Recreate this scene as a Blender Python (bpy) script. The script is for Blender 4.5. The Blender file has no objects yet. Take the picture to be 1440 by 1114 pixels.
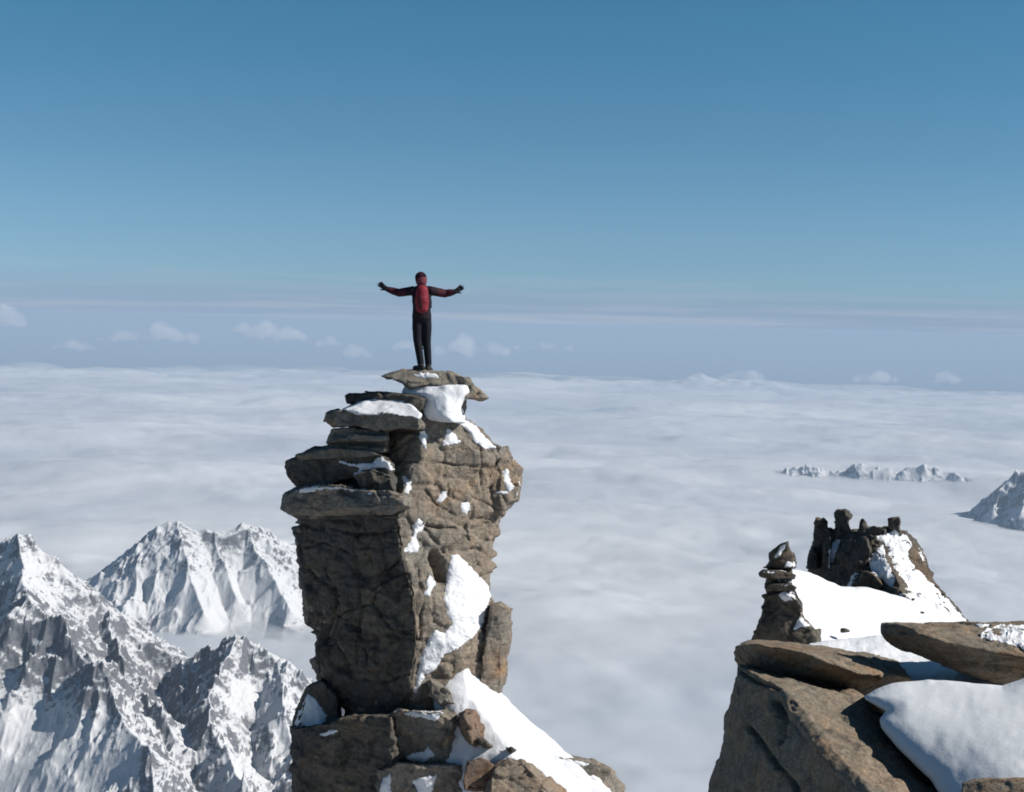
import bpy, bmesh, math, random
import numpy as np
from mathutils import Vector, Matrix
from mathutils.bvhtree import BVHTree

random.seed(5)
scene = bpy.context.scene
COL = scene.collection

# ------------------------------------------------------------------ camera frame
FPX = 1978.0                      # focal length in photo pixels (photo 1440 x 1114)
PITCH = -math.atan((557 - 455) / FPX)
ROLL = math.radians(1.5)
fwd = Vector((0, math.cos(PITCH), math.sin(PITCH)))
r0 = Vector((1, 0, 0))
u0 = r0.cross(fwd)
right = r0 * math.cos(ROLL) + u0 * math.sin(ROLL)
up = -r0 * math.sin(ROLL) + u0 * math.cos(ROLL)
FW, RT, UP = (np.array(v) for v in (fwd, right, up))
CAMROT = Matrix((right, fwd, up)).transposed()      # columns: image right, depth, image up


def P(px, py, d):
    px, py, d = np.asarray(px, float), np.asarray(py, float), np.asarray(d, float)
    return d[..., None] * (FW + ((px - 720) / FPX)[..., None] * RT - ((py - 557) / FPX)[..., None] * UP)


def proj(p):
    d = p @ FW
    return 720 + FPX * (p @ RT) / d, 557 - FPX * (p @ UP) / d, d


# ------------------------------------------------------------------ numpy noise
def _h(ix, iy, iz, seed):
    with np.errstate(over='ignore'):
        h = (ix.astype(np.int64).astype(np.uint32) * np.uint32(374761393)
             + iy.astype(np.int64).astype(np.uint32) * np.uint32(668265263)
             + iz.astype(np.int64).astype(np.uint32) * np.uint32(2246822519)
             + np.uint32((seed * 3266489917) & 0xffffffff))
        h = (h ^ (h >> np.uint32(13))) * np.uint32(1274126177)
        h = (h ^ (h >> np.uint32(16))) * np.uint32(2654435761)
        h = h ^ (h >> np.uint32(15))
    return h.astype(np.float64) / 4294967295.0


def vnoise(p, seed=0):
    f = np.floor(p)
    t = p - f
    t = t * t * t * (t * (t * 6 - 15) + 10)
    x, y, z = f[:, 0], f[:, 1], f[:, 2]
    r = 0
    for dx in (0, 1):
        wx = t[:, 0] if dx else 1 - t[:, 0]
        for dy in (0, 1):
            wy = t[:, 1] if dy else 1 - t[:, 1]
            for dz in (0, 1):
                wz = t[:, 2] if dz else 1 - t[:, 2]
                r = r + wx * wy * wz * _h(x + dx, y + dy, z + dz, seed)
    return r * 2 - 1


def fbm(p, oct=4, seed=0, gain=0.5):
    r, a = 0, 1.0
    q = np.array(p, float)
    for k in range(oct):
        r = r + a * vnoise(q, seed + k * 17)
        q = q * 2.03 + 11.7
        a *= gain
    return r


def ridged(p, oct=5, seed=0, gain=0.5):
    r, a = 0, 1.0
    w = 1.0
    q = np.array(p, float)
    for k in range(oct):
        n = 1 - np.abs(vnoise(q, seed + k * 13))
        n = n * n * w
        w = np.clip(n * 1.6, 0, 1)
        r = r + a * n
        q = q * 2.1 + 7.3
        a *= gain
    return r


def voro(p, seed=0):
    f = np.floor(p)
    d1 = np.full(len(p), 9.0)
    d2 = np.full(len(p), 9.0)
    cid = np.zeros(len(p))
    for dx in (-1, 0, 1):
        for dy in (-1, 0, 1):
            for dz in (-1, 0, 1):
                c = f + np.array((dx, dy, dz))
                a, b, e = c[:, 0], c[:, 1], c[:, 2]
                q = c + np.stack((_h(a, b, e, seed), _h(a, b, e, seed + 1), _h(a, b, e, seed + 2)), 1)
                d = np.sqrt(((p - q) ** 2).sum(1))
                m = d < d1
                d2 = np.where(m, d1, np.minimum(d2, d))
                cid = np.where(m, _h(a, b, e, seed + 3), cid)
                d1 = np.where(m, d, d1)
    return d1, d2, cid


# ------------------------------------------------------------------ objects
def tag(o, label=None, cat=None, group=None, kind=None):
    if label: o['label'] = label
    if cat: o['category'] = cat
    if group: o['group'] = group
    if kind: o['kind'] = kind
    return o


def mesh_np(name, V, quads=None, tris=None, smooth=True):
    me = bpy.data.meshes.new(name)
    V = np.asarray(V, np.float32)
    nq = 0 if quads is None else len(quads)
    nt = 0 if tris is None else len(tris)
    me.vertices.add(len(V))
    me.vertices.foreach_set('co', V.ravel())
    parts, starts = [], []
    pos = 0
    if nq:
        q = np.asarray(quads, np.int32)
        parts.append(q.ravel()); starts.append(np.arange(nq) * 4); pos = nq * 4
    if nt:
        t = np.asarray(tris, np.int32)
        parts.append(t.ravel()); starts.append(pos + np.arange(nt) * 3)
    li = np.concatenate(parts)
    me.loops.add(len(li))
    me.loops.foreach_set('vertex_index', li)
    me.polygons.add(nq + nt)
    me.polygons.foreach_set('loop_start', np.concatenate(starts).astype(np.int32))
    me.polygons.foreach_set('use_smooth', np.full(nq + nt, smooth))
    me.update(calc_edges=True)
    me.validate()
    return me


def link(name, me, mat, parent=None, origin=None):
    """link mesh (world coordinates) as an object; origin moves the object's origin to that point"""
    o = bpy.data.objects.new(name, me)
    COL.objects.link(o)
    me.materials.clear()
    me.materials.append(mat)
    if origin is not None:
        me.transform(Matrix.Translation(-Vector(origin)))
        o.location = origin
    if parent is not None:
        o.parent = parent
        o.matrix_parent_inverse = Matrix.Translation(-parent.location)
    return o


def base_point(me):
    n = len(me.vertices)
    V = np.empty(n * 3, np.float32); me.vertices.foreach_get('co', V); V = V.reshape(-1, 3)
    c = V.mean(0)
    return (float(c[0]), float(c[1]), float(V[:, 2].min()))


def remesh(me, voxel, smooth_it=0):
    o = bpy.data.objects.new('tmp', me)
    COL.objects.link(o)
    m = o.modifiers.new('r', 'REMESH')
    m.mode = 'VOXEL'; m.voxel_size = voxel; m.use_smooth_shade = True
    if smooth_it:
        s = o.modifiers.new('s', 'SMOOTH'); s.factor = 0.5; s.iterations = smooth_it
    dg = bpy.context.evaluated_depsgraph_get()
    out = bpy.data.meshes.new_from_object(o.evaluated_get(dg))
    bpy.data.objects.remove(o)
    return out


def getV(me):
    V = np.empty(len(me.vertices) * 3, np.float32)
    me.vertices.foreach_get('co', V)
    return V.reshape(-1, 3).astype(np.float64)


def getN(me):
    N = np.empty(len(me.vertices) * 3, np.float32)
    me.vertex_normals.foreach_get('vector', N)
    return N.reshape(-1, 3).astype(np.float64)


def setV(me, V):
    me.vertices.foreach_set('co', np.asarray(V, np.float32).ravel())
    me.update()


def shade(me, smooth=True):
    me.polygons.foreach_set('use_smooth', np.full(len(me.polygons), smooth))


# ------------------------------------------------------------------ solid builders (return verts, faces)
class Solid:
    def __init__(s): s.V, s.F = [], []

    def add(s, V, F):
        b = len(s.V)
        s.V += [tuple(map(float, v)) for v in V]
        s.F += [tuple(i + b for i in f) for f in F]
        return s

    def loft(s, levels):
        """levels: (y, [(x, d), ...]) with the same count of points"""
        n = len(levels[0][1])
        V, F = [], []
        for y, pts in levels:
            for x, d in pts: V.append(P(x, y, d))
        for k in range(len(levels) - 1):
            for i in range(n):
                a, b = k * n + i, k * n + (i + 1) % n
                F.append((a, b, b + n, a + n))
        F.append(tuple(range(n))[::-1])
        F.append(tuple(range((len(levels) - 1) * n, len(levels) * n)))
        return s.add(V, F)

    def prism(s, poly, d0, d1, kx=0.0, ky=0.0, front=0.93, back=0.85, wob=0.06):
        n = len(poly)
        A = np.array(poly, float)
        c = A.mean(0)
        m = d0 / FPX
        secs = [(front, 0.0), (1.0, 0.14), (1.0, 0.75), (back, 1.0)]
        V, F = [], []
        for sc, t in secs:
            for x, y in A:
                X, Y = c[0] + (x - c[0]) * sc, c[1] + (y - c[1]) * sc
                dd = d0 + (d1 - d0) * t + (1 - t) * (kx * (x - c[0]) + ky * (y - c[1])) * m
                dd += random.uniform(-wob, wob) * (d1 - d0)
                # keep the silhouette of the photo at the widest sections
                V.append(P(X, Y, dd))
        for k in range(3):
            for i in range(n):
                a, b = k * n + i, k * n + (i + 1) % n
                F.append((a, b, b + n, a + n))
        F.append(tuple(range(n))[::-1])
        F.append(tuple(range(3 * n, 4 * n)))
        return s.add(V, F)

    def hull(s, pts):
        bm = bmesh.new()
        for x, y, d in pts: bm.verts.new(P(x, y, d))
        r = bmesh.ops.convex_hull(bm, input=bm.verts)
        bm.verts.ensure_lookup_table()
        for v in [v for v in bm.verts if not v.link_faces]: bm.verts.remove(v)
        bm.verts.index_update()
        V = [tuple(v.co) for v in bm.verts]
        F = [tuple(v.index for v in f.verts) for f in bm.faces]
        bm.free()
        return s.add(V, F)

    def capsule(s, p0, p1, ra, rb, n=14, flat=(1, 1, 1)):
        p0, p1 = Vector(p0), Vector(p1)
        ax = (p1 - p0)
        L = max(ax.length, 1e-6); ax /= L
        t = Vector((0, 1, 0)) if abs(ax.y) < 0.8 else Vector((1, 0, 0))
        e1 = ax.cross(t).normalized(); e2 = ax.cross(e1)
        V, F = [], []
        rings = []
        for a in (-80, -50, -20): rings.append((p0 + ax * ra * math.sin(math.radians(a)), ra * math.cos(math.radians(a))))
        for a in (20, 50, 80): rings.append((p1 + ax * rb * math.sin(math.radians(a)), rb * math.cos(math.radians(a))))
        for c, r in rings:
            for i in range(n):
                q = 2 * math.pi * i / n
                o = (e1 * math.cos(q) + e2 * math.sin(q)) * r
                V.append((c.x + o.x * flat[0], c.y + o.y * flat[1], c.z + o.z * flat[2]))
        for k in range(5):
            for i in range(n):
                a, b = k * n + i, k * n + (i + 1) % n
                F.append((a, b, b + n, a + n))
        F.append(tuple(range(n))[::-1]); F.append(tuple(range(5 * n, 6 * n)))
        return s.add(V, F)

    def chain(s, pts, flat=(1, 1, 1)):
        for (a, ra), (b, rb) in zip(pts[:-1], pts[1:]): s.capsule(a, b, ra, rb, flat=flat)
        return s

    def mesh(s, name):
        me = bpy.data.meshes.new(name)
        me.from_pydata(s.V, [], s.F)
        bm = bmesh.new(); bm.from_mesh(me)
        bmesh.ops.recalc_face_normals(bm, faces=bm.faces)
        bm.to_mesh(me); bm.free()
        return me


def carve(V, N, lines):
    """cracks: photo-traced polylines cut into the surface that faces the camera"""
    off = np.zeros(len(V))
    X, Y, D = proj(V)
    facing = (N @ FW) < 0.15
    wobx = fbm(V * 3.0, 2, 91) * 2.0
    for pts, w, dep in lines:
        best = np.full(len(V), 1e9)
        for (ax, ay), (bx, by) in zip(pts[:-1], pts[1:]):
            vx, vy = bx - ax, by - ay
            t = np.clip(((X - ax) * vx + (Y - ay) * vy) / (vx * vx + vy * vy), 0, 1)
            best = np.minimum(best, np.hypot(X - ax - t * vx + wobx, Y - ay - t * vy + wobx))
        off -= np.where(facing, dep * np.exp(-(best / w) ** 2), 0)
    return off


def chisel(V, N, cell, seed, strength, lim):
    """flatten the surface cell by cell, so the rock breaks into planar facets with sharp steps"""
    q = V / np.array(cell)
    q = q + fbm(q * 0.6, 2, seed + 2)[:, None] * 0.35
    e1, e2, cid = voro(q, seed)
    side = (N @ RT > -0.1).astype(int) + 2 * (N[:, 2] > 0.6) + 4 * (N[:, 2] < -0.6) + 8 * (N @ FW > 0.35)
    _, inv = np.unique(np.round(cid * 1e7).astype(np.int64) * 16 + side, return_inverse=True)
    n = np.maximum(np.bincount(inv), 1)
    C = np.stack([np.bincount(inv, V[:, k]) / n for k in range(3)], 1)
    M = np.stack([np.bincount(inv, N[:, k]) / n for k in range(3)], 1)
    jit = np.stack([_h(n * 0 + np.arange(len(n)), n * 0, n * 0 + k, seed + 7) - 0.5 for k in range(3)], 1)
    M = M / np.linalg.norm(M, axis=1)[:, None] + jit * 0.30
    M /= np.linalg.norm(M, axis=1)[:, None]
    Cv, Mv = C[inv], M[inv]
    nd = (N * Mv).sum(1)
    d = ((Cv - V) * Mv).sum(1) / np.where(nd > 0.35, nd, 9e9)
    d = np.clip(d * strength, -lim, lim)
    crack = np.exp(-((e2 - e1) / 0.06) ** 2)
    return d, crack


ALLROCK = {}


def rock(name, solid, voxel, mat, parent=None, amp=1.0, unit=1.0, strata=1.0, seed=0, lines=None, sdir=(0.06, 0.05, 1.0),
         smooth_it=0, key=None, origin=None):
    me = remesh(solid.mesh(name), voxel, smooth_it)
    V, N = getV(me), getN(me)
    sd = np.array(sdir); sd = sd / np.linalg.norm(sd)
    nh = N - (N @ sd)[:, None] * sd
    p = V / unit
    s = p @ sd + 0.10 * fbm(p * 0.7, 3, seed + 1)
    disp = np.zeros_like(V)
    for h, a, g in ((0.47, 0.06, 0.035), (0.17, 0.03, 0.02)):
        li = np.floor(s / h + 0.25 * np.sin(s * 7.1))
        fr = s / h + 0.25 * np.sin(s * 7.1) - li
        q = p.copy()
        q[:, 2] = 0
        q = q / (h * 1.9) + _h(li, li, li, seed + 5)[:, None] * 7.3
        q[:, 2] = 0.5
        e1, e2, cid = voro(q, seed + 9)
        blk = _h(li, np.floor(cid * 9973), li * 0, seed + 3) - 0.5
        edge = np.minimum(fr, 1 - fr) * h
        gr = np.exp(-(edge / 0.022) ** 2)
        vj = np.exp(-((e2 - e1) / 0.07) ** 2)
        disp += nh * ((blk * a * 1.6 - gr * g - vj * g * 0.8) * strata * unit * amp)[:, None]
    f1, f2, cid = voro(p * 2.6 + fbm(p * 1.5, 2, seed + 40)[:, None] * 0.5, seed + 21)
    d1, c1 = chisel(V, N, (0.75 * unit, 0.75 * unit, 0.5 * unit), seed + 51, 1.0, 0.15 * unit)
    d2, c2 = chisel(V, N, (0.3 * unit, 0.3 * unit, 0.17 * unit), seed + 61, 0.95, 0.06 * unit)
    ca = min(1.0, amp * (1.5 if unit > 0.5 else 1.1))
    disp += N * (d1 * 0.85 * ca + d2 * 0.75 * ca + ((cid - 0.5) * 0.05 - c1 * 0.035 - c2 * 0.014 + fbm(p * 1.7, 3, seed + 31) * 0.012
                  + fbm(p * 8.0, 3, seed + 33) * 0.011) * unit * amp)[:, None]
    V2 = V + disp
    E = np.empty(len(me.edges) * 2, np.int32); me.edges.foreach_get('vertices', E); E = E.reshape(-1, 2)
    deg = np.bincount(E.ravel(), minlength=len(V2)).astype(float)
    for f_ in (0.45, 0.2):
        A_ = np.stack([np.bincount(E[:, 0], V2[E[:, 1], k], len(V2)) + np.bincount(E[:, 1], V2[E[:, 0], k], len(V2)) for k in range(3)], 1)
        V2 = V2 + f_ * (A_ / np.maximum(deg, 1)[:, None] - V2)
    disp = V2 - V
    if lines: disp += N * 1.5 * carve(V, N, lines)[:, None]
    setV(me, V + disp)
    shade(me, True)
    o = link(name, me, mat, parent, origin if parent is not None else (origin or base_point(me)))
    if key: ALLROCK.setdefault(key, []).append((V + disp, me))
    return o


def bvh_of(key):
    VV, FF, b = [], [], 0
    for V, me in ALLROCK[key]:
        VV += V.tolist()
        n = len(me.polygons)
        FF += [tuple(i + b for i in p.vertices) for p in me.polygons]
        b += len(V)
    return BVHTree.FromPolygons(VV, FF)


# ------------------------------------------------------------------ pixel-outlined bodies
def inside(poly, X, Y):
    r = np.zeros(X.shape, bool)
    n = len(poly)
    j = n - 1
    for i in range(n):
        xi, yi = poly[i]; xj, yj = poly[j]
        if yi != yj:
            r ^= ((yi > Y) != (yj > Y)) & (X < (xj - xi) * (Y - yi) / (yj - yi) + xi)
        j = i
    return r


def edge_dist(mask, n=60):
    d = np.zeros(mask.shape)
    m = mask.copy()
    for k in range(n):
        d += m
        e = m.copy()
        e[1:] &= m[:-1]; e[:-1] &= m[1:]; e[:, 1:] &= m[:, :-1]; e[:, :-1] &= m[:, 1:]
        e[0] = e[-1] = False; e[:, 0] = e[:, -1] = False
        m = e
        if not m.any(): break
    return d


def outline(poly, X, Y, mask, step):
    """exact distance to the outline, and the grid with its border points moved onto the outline"""
    best = np.full(X.shape, 1e9); BX, BY = X.copy(), Y.copy()
    n = len(poly)
    for i in range(n):
        ax, ay = poly[i]; bx, by = poly[(i + 1) % n]
        vx, vy = bx - ax, by - ay
        t = np.clip(((X - ax) * vx + (Y - ay) * vy) / (vx * vx + vy * vy + 1e-9), 0, 1)
        cx, cy = ax + t * vx, ay + t * vy
        d = np.hypot(X - cx, Y - cy)
        m = d < best
        best = np.where(m, d, best); BX = np.where(m, cx, BX); BY = np.where(m, cy, BY)
    b = mask & (edge_dist(mask, 2) <= 1)
    X2, Y2 = np.where(b, BX, X), np.where(b, BY, Y)
    return np.where(b, 0, best), X2, Y2


def grid_faces(mask):
    H, W = mask.shape
    idx = -np.ones(mask.shape, int)
    idx[mask] = np.arange(mask.sum())
    q = mask[:-1, :-1] & mask[1:, :-1] & mask[:-1, 1:] & mask[1:, 1:]
    a, b, c, d = idx[:-1, :-1][q], idx[:-1, 1:][q], idx[1:, 1:][q], idx[1:, :-1][q]
    t = []
    # corner triangles keep the outline from stair-stepping
    for pat in range(4):
        m = [mask[:-1, :-1], mask[:-1, 1:], mask[1:, 1:], mask[1:, :-1]]
        ii = [idx[:-1, :-1], idx[:-1, 1:], idx[1:, 1:], idx[1:, :-1]]
        sel = ~m[pat]
        o = [k for k in range(4) if k != pat]
        for k in o: sel = sel & m[k]
        t.append(np.stack([ii[k][sel] for k in o], 1))
    return np.stack((a, d, c, b), 1), np.concatenate(t)[:, ::-1]


def relax(D, mask, it):
    for _ in range(it):
        s = np.zeros_like(D); n = np.zeros_like(D)
        for ax, sh in ((0, 1), (0, -1), (1, 1), (1, -1)):
            r = np.roll(D, sh, ax); m = np.roll(mask, sh, ax)
            s += np.where(m, r, 0); n += m
        D = np.where(mask, 0.5 * D + 0.5 * s / np.maximum(n, 1), D)
    return D


def snow_patch(bvh, poly, thick, parent, mat, step=1.2, it=25, seed=0, rag=2.0, dmax=None, origin=None, spread=0.55):
    A = np.array(poly, float)
    x0, y0 = A.min(0) - 6; x1, y1 = A.max(0) + 6
    xs, ys = np.arange(x0, x1, step), np.arange(y0, y1, step)
    X, Y = np.meshgrid(xs, ys)
    q = np.stack((X.ravel() / 9, Y.ravel() / 9, np.full(X.size, seed * 3.7)), 1)
    nx = (fbm(q, 4, 3, 0.65) * rag).reshape(X.shape)
    ny = (fbm(q + 31, 4, 8, 0.65) * rag).reshape(X.shape)
    mask = inside(poly, X, Y)
    ed, X, Y = outline(poly, X, Y, mask, step)
    X = X + nx; Y = Y + ny
    D = np.zeros(X.shape); ok = np.zeros(X.shape, bool)
    for j, i in zip(*np.nonzero(mask)):
        v = Vector(P(X[j, i], Y[j, i], 1.0))
        L = v.length
        h = bvh.ray_cast(Vector((0, 0, 0)), v)
        if h[0] is not None:
            d = h[3] / L
            if dmax is None or d < dmax:
                D[j, i] = d; ok[j, i] = True
    mask &= ok
    if mask.sum() < 20: return None
    mask &= np.abs(D - np.median(D[mask])) < spread
    # drop points at a jump in depth, so no thread of snow spans a gap
    for _ in range(2):
        n = sum(np.roll(mask, sh, ax).astype(int) for ax in (0, 1) for sh in (1, -1))
        mask &= n >= 2
    px = D[mask].mean() / FPX * step
    S = relax(D, mask, it)
    e = edge_dist(mask)
    prof = 1 - np.exp(-np.maximum(e - 1, 0) * px / (thick * 1.2))
    out = S - thick * prof
    out = np.minimum(out, D - 0.25 * thick * prof)
    out = relax(out, mask & (e > 1), 4)
    out = np.where(e <= 1, np.clip(D, S - 0.12 * spread, S + 0.12 * spread) + 0.03 * min(1, thick * 8), out)
    out += np.where(e > 1, fbm(np.stack((X.ravel() / 26, Y.ravel() / 26, X.ravel() * 0 + seed), 1), 3, 5).reshape(X.shape) * thick * 0.15, 0)
    V = P(X[mask], Y[mask], out[mask])
    quads, tris = grid_faces(mask)
    dv = out[mask]
    lim = 0.14 * spread
    quads = quads[np.ptp(dv[quads], axis=1) < lim]
    tris = tris[np.ptp(dv[tris], axis=1) < lim] if len(tris) else tris
    lab = np.arange(len(V))
    for _ in range(400):
        old = lab.copy()
        for F_ in (quads, tris):
            if len(F_):
                m_ = lab[F_].min(1)
                np.minimum.at(lab, F_.ravel(), np.repeat(m_, F_.shape[1]))
        lab = lab[lab]
        if (lab == old).all(): break
    o = None
    for c_ in np.unique(lab):
        vs_ = np.nonzero(lab == c_)[0]
        if len(vs_) < 45: continue
        rm = -np.ones(len(V), int); rm[vs_] = np.arange(len(vs_))
        qs, ts = rm[quads[lab[quads[:, 0]] == c_]], (rm[tris[lab[tris[:, 0]] == c_]] if len(tris) else tris)
        me = mesh_np('snow_patch', V[vs_], qs, ts)
        o = link('snow_patch', me, mat, parent, tuple(V[vs_].mean(0)))
    return o


def relief(name, poly, ctrl, thick, mat, parent=None, step=2.0, rnd=0.0, rw=14, noise=0.02, nscale=40.0, seed=0, rag=1.0, power=2.5):
    """a body with the outline poly, its near surface through the control points (x, y, depth), closed at the back"""
    A = np.array(poly, float)
    x0, y0 = A.min(0) - 4; x1, y1 = A.max(0) + 4
    X, Y = np.meshgrid(np.arange(x0, x1, step), np.arange(y0, y1, step))
    q = np.stack((X.ravel() / nscale, Y.ravel() / nscale, np.full(X.size, seed * 5.1)), 1)
    n1 = fbm(q * 3, 3, 3).reshape(X.shape)
    n2 = fbm(q * 3 + 19, 3, 4).reshape(X.shape)
    mask = inside(poly, X, Y)
    ed, X, Y = outline(poly, X, Y, mask, step)
    C3 = np.array(ctrl, float)
    cp = C3[:, :2] / 100

    def kern(r): return np.where(r > 1e-9, r * r * np.log(np.maximum(r, 1e-9)), 0)
    n_ = len(cp)
    K = np.zeros((n_ + 3, n_ + 3))
    K[:n_, :n_] = kern(np.linalg.norm(cp[:, None] - cp[None], axis=2)) + np.eye(n_) * 0.02
    K[:n_, n_] = 1; K[:n_, n_ + 1:] = cp; K[n_:, :n_] = K[:n_, n_:].T
    sol = np.linalg.solve(K, np.concatenate((C3[:, 2], np.zeros(3))))
    g = np.stack((X.ravel(), Y.ravel()), 1) / 100
    D = sol[n_] + g @ sol[n_ + 1:]
    for k in range(n_): D = D + sol[k] * kern(np.linalg.norm(g - cp[k], axis=1))
    D = D.reshape(X.shape)
    t = np.clip(ed / rw, 0, 1)
    D = D + rnd * (1 - np.sqrt(np.clip(1 - (1 - t) ** 2, 0, 1)))
    D = D + fbm(q, 4, 6, 0.45).reshape(X.shape) * noise
    X = X + n1 * rag; Y = Y + n2 * rag
    Vf = P(X[mask], Y[mask], D[mask])
    Vb = P(X[mask], Y[mask], D[mask] + thick)
    quads, tris = grid_faces(mask)
    n = len(Vf)
    # side walls along boundary edges
    E = {}
    for f in list(quads) + list(tris):
        for a, b in zip(f, np.roll(f, -1)): E[(int(a), int(b))] = 1
    side = [(b, a, a + n, b + n) for (a, b) in E if (b, a) not in E]
    allq = list(map(tuple, quads)) + [tuple(int(i) + n for i in f[::-1]) for f in quads] + side
    allt = list(map(tuple, tris)) + [tuple(int(i) + n for i in f[::-1]) for f in tris]
    me = mesh_np(name, np.concatenate((Vf, Vb)), allq, allt if allt else None)
    o = link(name, me, mat, parent, base_point(me))
    return o


# ------------------------------------------------------------------ materials
def nt(name):
    m = bpy.data.materials.new(name); m.use_nodes = True
    t = m.node_tree; t.nodes.clear()
    out = t.nodes.new('ShaderNodeOutputMaterial')
    return m, t, out


def N_(t, typ, **kw):
    n = t.nodes.new(typ)
    for k, v in kw.items():
        if k == 'inp':
            for a, b in v.items(): n.inputs[a].default_value = b
        else: setattr(n, k, v)
    return n


def ramp(t, fac, stops):
    r = t.nodes.new('ShaderNodeValToRGB')
    e = r.color_ramp.elements
    while len(e) < len(stops): e.new(0.5)
    for el, (p, c) in zip(e, stops):
        el.position = p
        el.color = (c, c, c, 1) if isinstance(c, (int, float)) else (*c, 1)
    t.links.new(fac, r.inputs[0])
    return r.outputs[0]


def mixc(t, fac, a, b, mode='MIX'):
    n = t.nodes.new('ShaderNodeMix'); n.data_type = 'RGBA'; n.blend_type = mode
    for s, v in ((0, fac), (6, a), (7, b)):
        if hasattr(v, 'links'): t.links.new(v, n.inputs[s])
        elif isinstance(v, (int, float)): n.inputs[s].default_value = v if s == 0 else (v, v, v, 1)
        else: n.inputs[s].default_value = (*v, 1)
    return n.outputs[2]


def noise(t, vec, scale, detail=4, rough=0.55, dist=0.0):
    n = N_(t, 'ShaderNodeTexNoise', inp={'Scale': scale, 'Detail': detail, 'Roughness': rough, 'Distortion': dist})
    t.links.new(vec, n.inputs['Vector'])
    return n.outputs['Fac']


def scaled(t, vec, s, rot=(0, 0, 0)):
    m = N_(t, 'ShaderNodeMapping'); m.inputs['Scale'].default_value = s; m.inputs['Rotation'].default_value = rot
    t.links.new(vec, m.inputs['Vector'])
    return m.outputs[0]


def rock_mat(name, brown, grey, dark, u=1.0, darkamt=0.5, bump=0.6, strat=1.0):
    m, t, out = nt(name)
    g = N_(t, 'ShaderNodeNewGeometry').outputs['Position']
    v = scaled(t, g, (1 / u, 1 / u, 1 / u))
    st = scaled(t, g, (0.7 / u, 0.7 / u, 9.0 / u), (0.05, -0.06, 0))
    n1 = noise(t, v, 0.9, 5, 0.6, 0.6)
    n2 = noise(t, v, 6.0, 6, 0.65, 0.3)
    n3 = noise(t, st, 1.6, 5, 0.6, 0.8)
    n4 = noise(t, v, 26.0, 4, 0.7)
    c = mixc(t, ramp(t, n1, [(0.38, 0.0), (0.62, 1.0)]), brown, grey)
    c = mixc(t, 0.75, c, ramp(t, n3, [(0.3, 0.55), (0.48, 0.95), (0.55, 0.8), (0.72, 1.12)]), 'MULTIPLY')
    c = mixc(t, 0.8, c, ramp(t, n2, [(0.28, 0.55), (0.5, 1.0), (0.75, 1.2)]), 'MULTIPLY')
    c = mixc(t, 0.6, c, ramp(t, n4, [(0.3, 0.6), (0.5, 1.0), (0.7, 1.25)]), 'MULTIPLY')
    n6 = noise(t, v, 0.6, 6, 0.65, 1.5)
    c = mixc(t, ramp(t, n6, [(0.52, 0.0), (0.7, 0.8)]), c, mixc(t, 1.0, c, (1.35, 1.0, 0.72), 'MULTIPLY'))
    c = mixc(t, ramp(t, n6, [(0.32, 0.7), (0.46, 0.0)]), c, mixc(t, 1.0, c, (1.12, 1.16, 1.18), 'MULTIPLY'))
    n5 = noise(t, v, 1.7, 7, 0.7, 1.2)
    c = mixc(t, ramp(t, n5, [(0.5, 0.0), (0.62, darkamt)]), c, dark)
    n7 = noise(t, scaled(t, g, (13.0 / u, 13.0 / u, 17.0 / u)), 1.0, 3, 0.6, 0.4)
    c = mixc(t, ramp(t, n7, [(0.57, 0.0), (0.66, 0.55)]), c, mixc(t, 1.0, c, (1.75, 1.7, 1.65), 'MULTIPLY'))
    c = mixc(t, ramp(t, n7, [(0.33, 0.6), (0.42, 0.0)]), c, mixc(t, 1.0, c, (0.5, 0.5, 0.5), 'MULTIPLY'))
    b = N_(t, 'ShaderNodeBsdfPrincipled', inp={'Roughness': 0.9})
    b.inputs['Specular IOR Level'].default_value = 0.25
    t.links.new(c, b.inputs['Base Color'])
    vo = N_(t, 'ShaderNodeTexVoronoi', feature='DISTANCE_TO_EDGE', inp={'Scale': 1.0})
    wv = N_(t, 'ShaderNodeVectorMath', operation='ADD'); t.links.new(scaled(t, g, (2.3 / u, 2.3 / u, 4.2 / u), (0.1, -0.12, 0.3)), wv.inputs[0])
    nc = N_(t, 'ShaderNodeTexNoise', inp={'Scale': 2.5, 'Detail': 4.0}); t.links.new(v, nc.inputs['Vector'])
    t.links.new(nc.outputs['Color'], wv.inputs[1]); t.links.new(wv.outputs[0], vo.inputs['Vector'])
    crack = ramp(t, vo.outputs['Distance'], [(0.0, 0.0), (0.045, 1.0)])
    h = mixc(t, 0.5, n2, n3, 'ADD')
    h = mixc(t, 0.10, h, crack, 'ADD')
    h = mixc(t, 0.45, h, n4, 'ADD')
    bp = N_(t, 'ShaderNodeBump', inp={'Strength': bump, 'Distance': 0.06 * u})
    t.links.new(h, bp.inputs['Height'])
    t.links.new(bp.outputs[0], b.inputs['Normal'])
    t.links.new(b.outputs[0], out.inputs['Surface'])
    return m


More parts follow.
